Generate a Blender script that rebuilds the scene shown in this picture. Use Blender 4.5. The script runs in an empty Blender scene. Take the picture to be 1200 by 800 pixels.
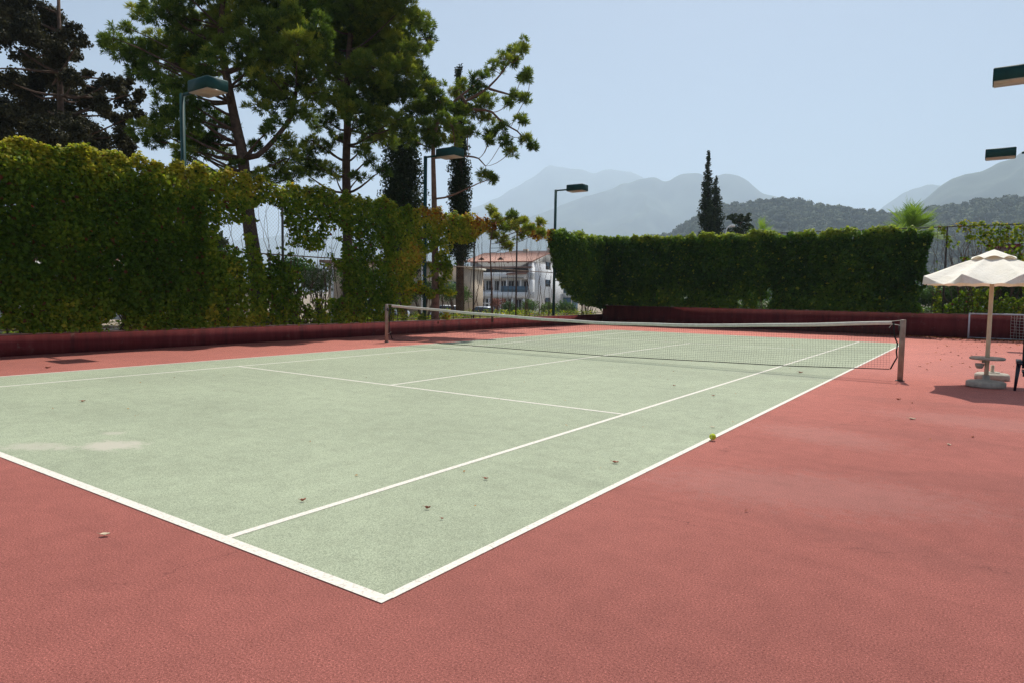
import bpy, math, random
import numpy as np
from mathutils import Vector, Matrix

# ------------------------------------------------------------------ camera, sky, sun, exposure
SC = bpy.context.scene
COL = SC.collection
CAM_F, CAM_C = 797.0, np.array([2.2456, -2.1971, 1.4326])
YAW, PIT, ROL = -.61, -.0693, .0155

def _basis(ya, pi, ro):
    cy, sy, cp, sp = math.cos(ya), math.sin(ya), math.cos(pi), math.sin(pi)
    f = np.array([sy*cp, cy*cp, sp]); r = np.array([cy, -sy, 0.0]); u = np.cross(r, f)
    c, s = math.cos(ro), math.sin(ro)
    return c*r + s*u, -s*r + c*u, f
CR, CU, CFW = _basis(YAW, PIT, ROL)
cam_d = bpy.data.cameras.new('camera'); cam = bpy.data.objects.new('camera', cam_d); COL.objects.link(cam)
cam_d.sensor_width = 36.0; cam_d.lens = CAM_F/1200*36; cam_d.clip_end = 60000; cam_d.clip_start = .05
cam.matrix_world = Matrix(((CR[0], CU[0], -CFW[0], CAM_C[0]), (CR[1], CU[1], -CFW[1], CAM_C[1]), (CR[2], CU[2], -CFW[2], CAM_C[2]), (0, 0, 0, 1)))
SC.camera = cam

SUN_TO = np.array([-.14, .555, 1.0]); SUN_TO /= np.linalg.norm(SUN_TO)
SUN_EL = math.asin(SUN_TO[2]); SUN_ROT = math.atan2(SUN_TO[0], SUN_TO[1])
world = bpy.data.worlds.new('World'); SC.world = world; world.use_nodes = True
wt = world.node_tree; bg = wt.nodes['Background']
sky = wt.nodes.new('ShaderNodeTexSky'); sky.sky_type = 'NISHITA'; sky.sun_disc = False
sky.sun_elevation = SUN_EL; sky.sun_rotation = SUN_ROT
sky.air_density = 1.0; sky.dust_density = 2.2; sky.ozone_density = 2.4; sky.altitude = 50
wt.links.new(sky.outputs[0], bg.inputs[0]); bg.inputs[1].default_value = .060
sl = bpy.data.lights.new('sun', 'SUN'); sl.energy = 5.0; sl.angle = math.radians(.53); sl.color = (1, .94, .84)
so = bpy.data.objects.new('sun', sl); COL.objects.link(so)
so.rotation_euler = Vector((-SUN_TO[0], -SUN_TO[1], -SUN_TO[2])).to_track_quat('-Z', 'Y').to_euler()
SC.view_settings.view_transform = 'Standard'; SC.view_settings.look = 'None'
SC.view_settings.gamma = 1; SC.view_settings.use_curve_mapping = False
SC.view_settings.exposure = .32
cy = SC.cycles
cy.max_bounces = 6; cy.diffuse_bounces = 3; cy.glossy_bounces = 2; cy.transmission_bounces = 4; cy.transparent_max_bounces = 8
cy.volume_bounces = 2; cy.use_denoising = True; cy.denoising_prefilter = 'NONE'; cy.denoising_input_passes = 'RGB_ALBEDO_NORMAL'
try: cy.denoiser = 'OPENIMAGEDENOISE'
except Exception: pass

rng = np.random.default_rng(7)
random.seed(7)
R3 = lambda *a: np.array(a, float)

# ------------------------------------------------------------------ helpers
def ray(u, v):                       # a direction seen in the photograph (1200 x 800 grid), unit depth
    return CR*(u-600)/CAM_F + CU*(400-v)/CAM_F + CFW
def at(u, v, D): return CAM_C + ray(u, v)*D
def on_ground(u, v, z=0.0):
    d = ray(u, v); return CAM_C + d*(z-CAM_C[2])/d[2]

def setp(o, label=None, cat=None, group=None, kind=None):
    if label: o['label'] = label
    if cat: o['category'] = cat
    if group: o['group'] = group
    if kind: o['kind'] = kind
    return o
def empty(name, loc=(0, 0, 0), label=None, cat=None, group=None):
    o = bpy.data.objects.new(name, None); COL.objects.link(o); o.location = loc
    o.empty_display_size = .2
    return setp(o, label, cat, group)
def np_mesh(name, V, F, mat, parent=None, attrs=None, smooth=False, loc=None):
    """V (n,3) world coordinates, F (m,k) index array or list of arrays; links ONE object"""
    me = bpy.data.meshes.new(name)
    V = np.asarray(V, np.float32)
    off = np.zeros(3, np.float32)
    if parent is not None: off = np.array(parent_world(parent), np.float32)
    elif loc is not None: off = np.array(loc, np.float32)
    V = V - off
    Fs = F if isinstance(F, list) else [F]
    Fs = [np.asarray(f, np.int32) for f in Fs if len(f)]
    nl = sum(f.size for f in Fs); nf = sum(len(f) for f in Fs)
    me.vertices.add(len(V)); me.vertices.foreach_set('co', V.ravel())
    me.loops.add(nl); me.loops.foreach_set('vertex_index', np.concatenate([f.ravel() for f in Fs]))
    tot = np.concatenate([np.full(len(f), f.shape[1], np.int32) for f in Fs])
    st = np.concatenate([[0], np.cumsum(tot)[:-1]]).astype(np.int32)
    me.polygons.add(nf); me.polygons.foreach_set('loop_start', st)
    try: me.polygons.foreach_set('loop_total', tot)
    except Exception: pass
    if smooth: me.polygons.foreach_set('use_smooth', np.ones(nf, bool))
    me.update(calc_edges=True); me.validate()
    if attrs:
        for k, a in attrs.items():
            at_ = me.attributes.new(k, 'FLOAT', 'POINT'); at_.data.foreach_set('value', np.asarray(a, np.float32))
    if mat: me.materials.append(mat)
    o = bpy.data.objects.new(name, me); COL.objects.link(o)
    if parent is not None: o.parent = parent
    elif loc is not None: o.location = loc
    return o
def parent_world(p):
    v = Vector((0, 0, 0)); q = p
    while q is not None: v += q.location; q = q.parent
    return tuple(v)

class MB:
    """collects simple solids and links them as one mesh"""
    def __init__(s): s.v = []; s.f4 = []; s.f3 = []; s.n = 0
    def add(s, V, F4=(), F3=()):
        V = np.asarray(V, float); s.v.append(V)
        if len(F4): s.f4.append(np.asarray(F4, int)+s.n)
        if len(F3): s.f3.append(np.asarray(F3, int)+s.n)
        s.n += len(V); return s
    def box(s, c, d, R=None):
        c = np.asarray(c, float); h = np.asarray(d, float)/2
        V = np.array([[x, y, z] for x in (-1, 1) for y in (-1, 1) for z in (-1, 1)])*h
        if R is not None: V = V @ np.asarray(R).T
        return s.add(V+c, [[0, 1, 3, 2], [4, 6, 7, 5], [0, 4, 5, 1], [2, 3, 7, 6], [0, 2, 6, 4], [1, 5, 7, 3]])
    def tube(s, P, r, n=8, caps=True):
        P = np.asarray(P, float); m = len(P); r = np.broadcast_to(np.asarray(r, float), (m,))
        T = np.gradient(P, axis=0); T /= np.linalg.norm(T, axis=1)[:, None]+1e-12
        ref = R3(0, 0, 1) if abs(T[0][2]) < .9 else R3(1, 0, 0)
        rings = []; U = None
        for i in range(m):
            if U is None: U = np.cross(ref, T[i])
            U = U - T[i]*np.dot(U, T[i]); U /= np.linalg.norm(U)+1e-12
            W = np.cross(T[i], U); a = np.arange(n)*2*np.pi/n
            rings.append(P[i] + r[i]*(np.cos(a)[:, None]*U + np.sin(a)[:, None]*W))
        V = np.concatenate(rings); F = []
        i = np.arange(n); j = (i+1) % n
        for k in range(m-1): F.append(np.stack([k*n+i, k*n+j, (k+1)*n+j, (k+1)*n+i], 1))
        F = np.concatenate(F)
        F3 = []
        if caps:
            V = np.concatenate([V, [P[0], P[-1]]])
            F3 = [[m*n, j_, i_] for i_, j_ in zip(i, j)] + [[m*n+1, (m-1)*n+i_, (m-1)*n+j_] for i_, j_ in zip(i, j)]
        return s.add(V, F, F3)
    def lathe(s, c, prof, n=32, sx=1, sy=1):
        c = np.asarray(c, float); a = np.arange(n)*2*np.pi/n; V = []
        for r, z in prof: V.append(np.stack([c[0]+sx*r*np.cos(a), c[1]+sy*r*np.sin(a), np.full(n, c[2]+z)], 1))
        i = np.arange(n); j = (i+1) % n
        F = np.concatenate([np.stack([k*n+i, k*n+j, (k+1)*n+j, (k+1)*n+i], 1) for k in range(len(prof)-1)])
        return s.add(np.concatenate(V), F)
    def build(s, name, mat, parent=None, smooth=False, loc=None):
        F = []
        if s.f4: F.append(np.concatenate(s.f4))
        if s.f3: F.append(np.concatenate(s.f3))
        return np_mesh(name, np.concatenate(s.v), F, mat, parent, smooth=smooth, loc=loc)

def hash3(i, j, k, seed):
    h = (i*374761393 + j*668265263 + k*2147483647 + seed*1274126177) & 0xffffffff
    h = ((h ^ (h >> 13))*1274126177) & 0xffffffff
    h = (h ^ (h >> 16)) & 0xffffffff
    return h/4294967295.0
def vnoise(P, seed=0):
    P = np.asarray(P, float)
    if P.shape[1] == 2: P = np.concatenate([P, np.zeros((len(P), 1))], 1)
    I = np.floor(P).astype(np.int64); f = P-I; f = f*f*(3-2*f); out = 0
    for a in (0, 1):
        for b in (0, 1):
            for c in (0, 1):
                w = (f[:, 0] if a else 1-f[:, 0])*(f[:, 1] if b else 1-f[:, 1])*(f[:, 2] if c else 1-f[:, 2])
                out = out + w*hash3(I[:, 0]+a, I[:, 1]+b, I[:, 2]+c, seed)
    return out
def fbm(P, seed=0, o=4):
    P = np.asarray(P, float); s = 0; a = .5; t = 0
    for k in range(o): s = s + a*vnoise(P*2**k+17.3*k, seed+k); t += a; a *= .5
    return s/t

def nodes(name):
    m = bpy.data.materials.new(name); m.use_nodes = True; nt = m.node_tree
    return m, nt, nt.nodes['Principled BSDF'], nt.nodes['Material Output']
def ramp(nt, fac, stops):
    r = nt.nodes.new('ShaderNodeValToRGB'); cr = r.color_ramp
    while len(cr.elements) < len(stops): cr.elements.new(.5)
    for e, (p, c) in zip(cr.elements, stops): e.position = p; e.color = (*c, 1)
    nt.links.new(fac, r.inputs[0]); return r.outputs[0]
def noise(nt, scale, detail=4, rough=.55, vec=None, dist=0):
    n = nt.nodes.new('ShaderNodeTexNoise'); n.inputs['Scale'].default_value = scale; n.inputs['Detail'].default_value = detail
    n.inputs['Roughness'].default_value = rough; n.inputs['Distortion'].default_value = dist
    if vec is None:
        g = nt.nodes.new('ShaderNodeNewGeometry'); vec = g.outputs['Position']
    nt.links.new(vec, n.inputs['Vector']); return n.outputs[0]
def math_(nt, op, a, b=None, c=None, clamp=False):
    n = nt.nodes.new('ShaderNodeMath'); n.operation = op; n.use_clamp = clamp
    for i, x in enumerate((a, b, c)):
        if x is None: continue
        if isinstance(x, (int, float)): n.inputs[i].default_value = x
        else: nt.links.new(x, n.inputs[i])
    return n.outputs[0]
def mixc(nt, fac, a, b, mode='MIX'):
    n = nt.nodes.new('ShaderNodeMix'); n.data_type = 'RGBA'; n.blend_type = mode
    if isinstance(fac, (int, float)): n.inputs[0].default_value = fac
    else: nt.links.new(fac, n.inputs[0])
    for i, x in ((6, a), (7, b)):
        if isinstance(x, tuple): n.inputs[i].default_value = (*x, 1)
        else: nt.links.new(x, n.inputs[i])
    return n.outputs[2]
def bump(nt, bs, h, strength=.3, dist=.01):
    b = nt.nodes.new('ShaderNodeBump'); b.inputs['Strength'].default_value = strength; b.inputs['Distance'].default_value = dist
    nt.links.new(h, b.inputs['Height']); nt.links.new(b.outputs[0], bs.inputs['Normal'])
def simple(name, col, rough=.6, metal=0, var=.18, scale=6, spec=.4, bumps=0):
    m, nt, bs, out = nodes(name)
    c = ramp(nt, noise(nt, scale, 5), [(.3, tuple(x*(1-var) for x in col)), (.7, tuple(min(1, x*(1+var)) for x in col))])
    nt.links.new(c, bs.inputs['Base Color']); bs.inputs['Roughness'].default_value = rough; bs.inputs['Metallic'].default_value = metal
    bs.inputs['Specular IOR Level'].default_value = spec
    if bumps: bump(nt, bs, noise(nt, scale*8, 4), bumps, .01)
    return m
def leafmat(name, stops, trans=.35, rough=.55, spec=.3):
    m, nt, bs, out = nodes(name)
    a = nt.nodes.new('ShaderNodeAttribute'); a.attribute_name = 'tone'
    c = ramp(nt, a.outputs['Fac'], stops)
    nt.links.new(c, bs.inputs['Base Color']); bs.inputs['Roughness'].default_value = rough; bs.inputs['Specular IOR Level'].default_value = spec
    t = nt.nodes.new('ShaderNodeBsdfTranslucent')
    tc = mixc(nt, 1.0, c, (1.0, 1.0, .55), 'MULTIPLY')
    nt.links.new(tc, t.inputs[0])
    ad = nt.nodes.new('ShaderNodeMixShader'); ad.inputs[0].default_value = trans
    nt.links.new(bs.outputs[0], ad.inputs[1]); nt.links.new(t.outputs[0], ad.inputs[2]); nt.links.new(ad.outputs[0], out.inputs[0])
    return m

# ------------------------------------------------------------------ leaf clouds
def unit(a): return a/(np.linalg.norm(a, axis=1)[:, None]+1e-9)
def leaf_geo(P, N, size, aspect=.75, droop=.15):
    n = len(P); size = np.broadcast_to(size, (n,))[:, None]
    N = unit(N); A = unit(np.cross(N, unit(rng.normal(size=(n, 3))))); B = np.cross(N, A)
    b = P - A*size*.5; t = P + A*size*.5 - N*size*droop
    l = P + B*size*aspect*.5 - A*size*.08 + N*size*.10; r = P - B*size*aspect*.5 - A*size*.08 + N*size*.10
    V = np.stack([b, l, t, r], 1).reshape(-1, 3)
    F = np.arange(4*n).reshape(n, 4)
    return V, F
def leaf_object(name, P, N, size, tone, mat, parent=None, aspect=.75, loc=None):
    V, F = leaf_geo(P, N, size, aspect)
    return np_mesh(name, V, F, mat, parent, attrs={'tone': np.repeat(tone, 4)}, loc=loc)
def needle_geo(P, Dr, n, length, width, spread=.9):
    m = len(P); Dr = unit(Dr)
    d = unit(np.repeat(Dr, n, 0) + spread*unit(rng.normal(size=(m*n, 3))))
    base = np.repeat(P, n, 0) + rng.normal(size=(m*n, 3))*.02 + d*.02
    L = length*rng.uniform(.7, 1.15, (m*n, 1)); w = unit(np.cross(d, rng.normal(size=(m*n, 3))))*width/2
    V = np.stack([base-w*.5, base+w*.5, base+d*L*.6+w, base+d*L, base+d*L*.6-w], 1).reshape(-1, 3)
    F = np.arange(5*m*n).reshape(-1, 5)
    return V, F
def rnd_ball(n, shell=.45):
    d = unit(rng.normal(size=(n, 3))); return d, d*(rng.uniform(shell, 1, (n, 1))**.6)

# ------------------------------------------------------------------ materials
def court_mat(name, base, speck_dark, speck_light, green):
    m, nt, bs, out = nodes(name)
    g = nt.nodes.new('ShaderNodeNewGeometry'); pos = g.outputs['Position']
    big = noise(nt, .45, 5, .6, pos); mid = noise(nt, 5.0, 5, .65, pos, .2); fine = noise(nt, 105, 3, .8, pos); fine2 = noise(nt, 290, 2, .7, pos)
    lo = tuple(x*.90 for x in base); hi = tuple(min(1, x*1.08) for x in base)
    c = ramp(nt, big, [(.32, lo), (.68, hi)])
    c2 = ramp(nt, mid, [(.3, (.90, .90, .90)), (.7, (1.07, 1.07, 1.07))]); c = mixc(nt, 1.0, c, c2, 'MULTIPLY')
    f = ramp(nt, fine, [(.38, speck_dark), (.455, (.96, .96, .96)), (.545, (1.02, 1.02, 1.02)), (.63, speck_light)]); c = mixc(nt, 1.0, c, f, 'MULTIPLY')
    f2 = ramp(nt, fine2, [(.34, (.52, .52, .52)), (.5, (1, 1, 1)), (.66, (1.5, 1.5, 1.5))]); c = mixc(nt, 1.0, c, f2, 'MULTIPLY')
    # long scuffs and drag marks
    mp = nt.nodes.new('ShaderNodeMapping'); nt.links.new(pos, mp.inputs[0]); mp.inputs['Scale'].default_value = (.35, 2.6, 1); mp.inputs['Rotation'].default_value = (0, 0, .35)
    st = noise(nt, 1.6, 6, .65, mp.outputs[0], .8)
    s = ramp(nt, st, [(.30, (.91, .91, .91)), (.42, (1, 1, 1)), (.62, (1, 1, 1)), (.75, (1.05, 1.05, 1.04))]); c = mixc(nt, 1.0, c, s, 'MULTIPLY')
    sep = nt.nodes.new('ShaderNodeSeparateXYZ'); nt.links.new(pos, sep.inputs[0])
    X, Y = sep.outputs[0], sep.outputs[1]
    def spot(cx, cy, rx, ry, rot=0.0):
        dx = math_(nt, 'SUBTRACT', X, cx); dy = math_(nt, 'SUBTRACT', Y, cy)
        co, si = math.cos(rot), math.sin(rot)
        a = math_(nt, 'ADD', math_(nt, 'MULTIPLY', dx, co/rx), math_(nt, 'MULTIPLY', dy, si/rx))
        b = math_(nt, 'ADD', math_(nt, 'MULTIPLY', dx, -si/ry), math_(nt, 'MULTIPLY', dy, co/ry))
        r = math_(nt, 'SQRT', math_(nt, 'ADD', math_(nt, 'POWER', math_(nt, 'ABSOLUTE', a), 2), math_(nt, 'POWER', math_(nt, 'ABSOLUTE', b), 2)))
        w = math_(nt, 'MULTIPLY', math_(nt, 'SUBTRACT', noise(nt, 9, 8, .78, pos), .5), 2.8)
        r = math_(nt, 'ADD', r, w)
        mr = nt.nodes.new('ShaderNodeMapRange'); mr.clamp = True; nt.links.new(r, mr.inputs[0])
        mr.inputs[1].default_value = .55; mr.inputs[2].default_value = 1.1; mr.inputs[3].default_value = 1; mr.inputs[4].default_value = 0
        return mr.outputs[0]
    if green:
        for (cx, cy, rx, ry, ro, k) in [(-4.25, .74, .30, .22, .61, .8), (-4.79, 1.0, .12, .09, .61, .5), (-4.72, .30, .34, .17, .61, .55), (-4.45, .42, .12, .08, .61, .35)]:
            c = mixc(nt, math_(nt, 'MULTIPLY', spot(cx, cy, rx, ry, ro), k), c, (.46, .43, .36))
        # grey scuffed area by the net
        c = mixc(nt, math_(nt, 'MULTIPLY', spot(-7.6, 14.5, 3.2, 1.1, -.2), .22), c, (.20, .22, .18))
        c = mixc(nt, math_(nt, 'MULTIPLY', spot(-.9, 11.0, 1.3, .5, 0), .16), c, (.22, .22, .19))
    else:
        # wandering hairline cracks
        wob = math_(nt, 'MULTIPLY', math_(nt, 'SUBTRACT', noise(nt, 1.1, 6, .6, pos), .5), 1.1)
        for (a0, b0, c0, xlo, xhi) in [(-.12, 1.0, -1.85, .2, 3.6), (.95, -.3, 1.0, -9, 3.5), (-.5, 1.0, -5.9, .1, 3.6)]:
            ln = math.hypot(a0, b0)
            d = math_(nt, 'ADD', math_(nt, 'ADD', math_(nt, 'MULTIPLY', X, a0/ln), math_(nt, 'MULTIPLY', Y, b0/ln)), c0/ln)
            d = math_(nt, 'ABSOLUTE', math_(nt, 'ADD', d, wob))
            mr = nt.nodes.new('ShaderNodeMapRange'); nt.links.new(d, mr.inputs[0])
            mr.inputs[1].default_value = .001; mr.inputs[2].default_value = .007; mr.inputs[3].default_value = .5; mr.inputs[4].default_value = 0
            br = ramp(nt, noise(nt, 3.2, 3, .5, pos), [(.42, (0, 0, 0)), (.55, (1, 1, 1))])
            c = mixc(nt, math_(nt, 'MULTIPLY', mr.outputs[0], br), c, (.10, .035, .03))
        for (cx, cy, rx, ry, ro) in [(1.7, 2.3, 1.2, .25, -.2), (2.3, 4.3, 1.3, .35, .3), (1.3, 6.2, 1.5, .3, -.1), (1.6, 8.9, 1.5, .3, .1)]:
            c = mixc(nt, math_(nt, 'MULTIPLY', spot(cx, cy, rx, ry, ro), .16), c, (.20, .085, .07))
        for (cx, cy, rx, ry, ro) in [(1.2, 3.2, 1.3, .6, .3), (.9, 5.5, .8, .5, -.3), (2.3, 7.6, 1.3, .6, 0)]:
            c = mixc(nt, math_(nt, 'MULTIPLY', spot(cx, cy, rx, ry, ro), .2), c, (.52, .30, .26))
    nt.links.new(c, bs.inputs['Base Color']); bs.inputs['Roughness'].default_value = .8; bs.inputs['Specular IOR Level'].default_value = .30
    h = math_(nt, 'ADD', fine, math_(nt, 'MULTIPLY', fine2, .5)); bump(nt, bs, h, .15, .003)
    return m
M = {}
M['red'] = court_mat('red_acrylic', (.470, .150, .116), (.55, .50, .50), (1.45, 1.6, 1.6), False)
M['green'] = court_mat('green_acrylic', (.300, .340, .238), (.58, .60, .58), (1.28, 1.25, 1.28), True)
def line_mat():
    m, nt, bs, out = nodes('white_line_paint')
    n = noise(nt, 60, 5, .75); c = ramp(nt, n, [(.33, (.34, .27, .23)), (.43, (.62, .59, .52)), (.6, (.71, .68, .61))])
    nt.links.new(c, bs.inputs['Base Color']); bs.inputs['Roughness'].default_value = .8
    bump(nt, bs, noise(nt, 140, 3, .7), .4, .004); return m
M['line'] = line_mat()
M['maroon'] = simple('maroon_wall_paint', (.135, .018, .020), .85, var=.22, scale=1.5, spec=.15, bumps=.25)
def wall_mat():
    m, nt, bs, out = nodes('maroon_wall_paint')
    g = nt.nodes.new('ShaderNodeNewGeometry'); mp = nt.nodes.new('ShaderNodeMapping'); nt.links.new(g.outputs['Position'], mp.inputs[0]); mp.inputs['Scale'].default_value = (3.5, 3.5, .5)
    c = ramp(nt, noise(nt, 1.3, 6, .65, mp.outputs[0]), [(.32, (.075, .014, .016)), (.5, (.135, .020, .021)), (.68, (.17, .035, .034)), (.76, (.21, .10, .085))])
    c = mixc(nt, ramp(nt, noise(nt, 5, 7, .7), [(.60, (0, 0, 0)), (.70, (.6, .6, .6))]), c, (.20, .12, .10))
    nt.links.new(c, bs.inputs['Base Color']); bs.inputs['Roughness'].default_value = .85; bs.inputs['Specular IOR Level'].default_value = .15
    bump(nt, bs, noise(nt, 14, 5, .7), .3, .01); return m
M['maroon'] = wall_mat()
M['coping'] = simple('dusty_coping', (.20, .12, .10), .9, var=.35, scale=4, bumps=.3)
M['steel'] = simple('dark_fence_steel', (.035, .033, .030), .6, var=.3, scale=12)
M['rail'] = simple('weathered_rail', (.20, .15, .11), .6, var=.45, scale=5)
M['wire'] = simple('wire', (.12, .12, .115), .5, .3)
M['greenpole'] = simple('green_pole_paint', (.006, .045, .045), .6, var=.2, spec=.2)
M['lens'] = simple('lamp_glass', (.42, .36, .30), .3, var=.12)
M['post'] = simple('beige_post_paint', (.30, .24, .19), .45, var=.25, scale=9)
M['tape'] = simple('net_tape', (.66, .64, .56), .85, var=.1, scale=14, bumps=.15)
M['cord'] = simple('black_cord', (.012, .013, .012), .8)
M['sand'] = simple('sandy_ground', (.27, .22, .16), .95, var=.3, scale=.8, bumps=.3)
M['cream'] = simple('cream_pole', (.62, .52, .37), .5, var=.1)
M['concrete'] = simple('base_concrete', (.40, .37, .31), .85, var=.2, scale=14, bumps=.3)
M['navy'] = simple('navy_plastic', (.012, .016, .03), .35, spec=.5)
M['whitepipe'] = simple('white_pipe', (.55, .55, .58), .5)
M['bark'] = simple('pine_bark', (.085, .052, .036), .95, var=.45, scale=7, bumps=.9)
M['barkred'] = simple('red_pine_bark', (.15, .085, .06), .95, var=.35, scale=6, bumps=.9)
M['whitewall'] = simple('white_render', (.76, .79, .82), .8, var=.05, scale=.5)
M['tanwall'] = simple('tan_render', (.42, .35, .27), .85, var=.08, scale=.6)
M['tile'] = simple('red_roof_tile', (.36, .19, .145), .85, var=.25, scale=3)
M['tilebrown'] = simple('old_roof_tile', (.25, .17, .15), .85, var=.3, scale=2)
M['glass'] = simple('dark_glass', (.02, .035, .05), .15, spec=.6)
M['dark'] = simple('dark_shade_and_trim', (.03, .035, .045), .7)  # shade of openings as a colour; also plain dark windows, trim and wheels
M['blue'] = simple('blue_shutter', (.06, .13, .20), .6)
M['ball'] = simple('ball_felt', (.62, .72, .04), .95, var=.12, scale=90, bumps=.8)
M['ballseam'] = simple('ball_seam', (.75, .78, .60), .8)
M['redcloth'] = simple('red_cloth', (.45, .03, .02), .85)
def fabric():
    m, nt, bs, out = nodes('cream_canvas')
    c = ramp(nt, noise(nt, 5, 5), [(.3, (.82, .79, .69)), (.7, (.88, .86, .78))]); nt.links.new(c, bs.inputs['Base Color'])
    bs.inputs['Roughness'].default_value = .9; bs.inputs['Specular IOR Level'].default_value = .1
    t = nt.nodes.new('ShaderNodeBsdfTranslucent'); t.inputs[0].default_value = (.82, .64, .42, 1)
    x = nt.nodes.new('ShaderNodeMixShader'); x.inputs[0].default_value = .13
    nt.links.new(bs.outputs[0], x.inputs[1]); nt.links.new(t.outputs[0], x.inputs[2]); nt.links.new(x.outputs[0], out.inputs[0])
    bump(nt, bs, noise(nt, 6, 4, .6, None, 1.5), .6, .03)
    return m
M['fabric'] = fabric()
G0, G1, G2, YL, OR, BR = (.035, .080, .008), (.085, .165, .014), (.215, .30, .026), (.52, .46, .05), (.50, .20, .03), (.16, .055, .03)
M['vine'] = leafmat('vine_leaf', [(0, G0), (.3, G1), (.55, G2), (.74, YL), (.88, OR), (1, BR)], .55, .55, .14)
M['vinedark'] = leafmat('dense_vine_leaf', [(0, (.016, .048, .010)), (.4, (.042, .115, .016)), (.75, (.13, .25, .028)), (1, (.34, .40, .05))], .50, .55, .14)
M['pine'] = leafmat('pine_needles', [(0, (.020, .042, .014)), (.4, (.058, .110, .022)), (.75, (.17, .24, .040)), (1, (.36, .38, .06))], .45, .6, .12)
M['conifer'] = leafmat('dark_conifer_leaf', [(0, (.020, .022, .014)), (.5, (.045, .045, .025)), (1, (.105, .095, .045))], .2, .7, .12)
M['cypress'] = leafmat('cypress_leaf', [(0, (.012, .022, .012)), (.6, (.03, .05, .022)), (1, (.06, .085, .035))], .2, .7, .12)
M['shrub'] = leafmat('shrub_leaf', [(0, (.03, .07, .02)), (.5, (.07, .15, .04)), (.9, (.15, .24, .07)), (1, (.55, .55, .5))], .35, .6)
M['palmleaf'] = leafmat('palm_leaf', [(0, (.08, .16, .02)), (1, (.26, .40, .06))], .5, .5)
M['oleander'] = leafmat('oleander_flower', [(0, (.06, .10, .04)), (.5, (.30, .10, .10)), (1, (.50, .18, .20))], .3, .6)
M['forest'] = leafmat('forest_canopy', [(0, (.028, .046, .020)), (1, (.085, .115, .045))], 0.0, .9)
M['mount'] = simple('mountain_scrub', (.060, .075, .050), 1.0, var=.55, scale=.004, spec=.05)
M['hillsoil'] = simple('hill_soil', (.07, .075, .045), 1.0, var=.3, scale=.05, spec=.05)

# ------------------------------------------------------------------ the ground and the court
WX, WY, XR, YF = -14.25, 29.62, 4.0, -8.5      # inner faces of the walls, right and near edge of the slab
def gheight(x, y):
    if WX-.12 < x < 9 and YF-.5 < y < WY+.12: return -.06
    D = math.hypot(x-CAM_C[0], y-CAM_C[1])
    base = -2.3
    pts = [(0, .30), (22, .30), (42, -.35), (62, -1.2), (100, -2.3), (19000, -2.3)]
    if y >= WY+.12 and x > WX-.12: pts = [(0, .75), (34, .75), (50, -.2), (70, -1.2), (110, -2.3), (19000, -2.3)]
    if y < YF and x > WX: pts = [(0, -.06), (40, -.2), (110, -2.3), (19000, -2.3)]
    if x >= 9 and y < WY+.12: pts = [(0, -.06), (25, -.06), (60, -.8), (110, -2.3), (19000, -2.3)]
    return float(np.interp(D, [p[0] for p in pts], [p[1] for p in pts]))
def axis(cuts, lim):
    a = set(cuts)
    x = 1.5
    for s in (-1, 1):
        x = 6.0
        while x < lim: a.add(s*x); x *= 1.22
        a.add(s*lim)
    return sorted(a)
ax = axis([WX-.13, WX-.11, 8.99, 9.01, -20, -17, -26, 3, 0, -8], 10600); ay = axis([YF-.51, YF-.49, WY+.11, WY+.13, 0, 12, 34, 42], 10600)
GV = np.array([[x, y, gheight(x, y)] for y in ay for x in ax]); nx = len(ax)
GF = np.array([[j*nx+i, j*nx+i+1, (j+1)*nx+i+1, (j+1)*nx+i] for j in range(len(ay)-1) for i in range(nx-1)])
setp(np_mesh('ground', GV, GF, M['sand']), kind='structure')
mb = MB(); mb.box(((WX+.002+XR)/2, (YF+WY-.002)/2, -.025), (XR-WX-.002, WY-YF-.002, .05))
setp(mb.build('court_surface_red', M['red']), 'dusty red acrylic surround of the court', kind='structure')
def sheet(mb, x0, y0, x1, y1, z):
    mb.add([[x0, y0, z], [x1, y0, z], [x1, y1, z], [x0, y1, z]], [[0, 1, 2, 3]])
CW, AL, S1, NY, S2, CL = 10.572, 1.30, 5.298, 11.667, 18.238, 23.612
mb = MB(); sheet(mb, -CW, 0, 0, CL, .003)
setp(mb.build('court_surface_green', M['green']), 'pale green acrylic playing area of the court', kind='structure')
mb = MB(); z = .0055; w = .027
sheet(mb, -CW-.023, -.035, .023, .035, z); sheet(mb, -CW-.02, CL-.035, .023, CL+.035, z)
for x, a in ((0, w), (-CW, w), (-AL, w), (-CW+AL, w)): sheet(mb, x-a, .035, x+a, CL-.035, z)
sheet(mb, -CW+AL+w, S1-w, -AL-w, S1+w, z); sheet(mb, -CW+AL+w, S2-w, -AL-w, S2+w, z)
sheet(mb, -CW/2-w, S1+w, -CW/2+w, S2-w, z)
setp(mb.build('court_line', M['line']), kind='structure')

# ------------------------------------------------------------------ low walls
rw = empty('low_wall', (WX, 11, 0), 'low maroon wall along the left sideline under the fence', 'wall')
mb = MB(); mb.box((WX-.1, (YF+WY)/2, .19), (.2, WY-YF+.4, .46)); mb.build('wall_body', M['maroon'], rw)
mb = MB(); mb.box((WX-.1, (YF+WY)/2, .435), (.235, WY-YF+.4, .03)); mb.build('coping', M['coping'], rw)
rw = empty('low_wall', (-5, WY, 0), 'tall maroon wall behind the far baseline under the hedge', 'wall')
mb = MB(); mb.box(((WX+9)/2+.002, WY+.1, .43), (9-WX, .2, .94)); mb.build('wall_body', M['maroon'], rw)
mb = MB(); mb.box(((WX+9)/2+.002, WY+.1, .915), (9-WX, .235, .03)); mb.build('coping', M['coping'], rw)

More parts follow.
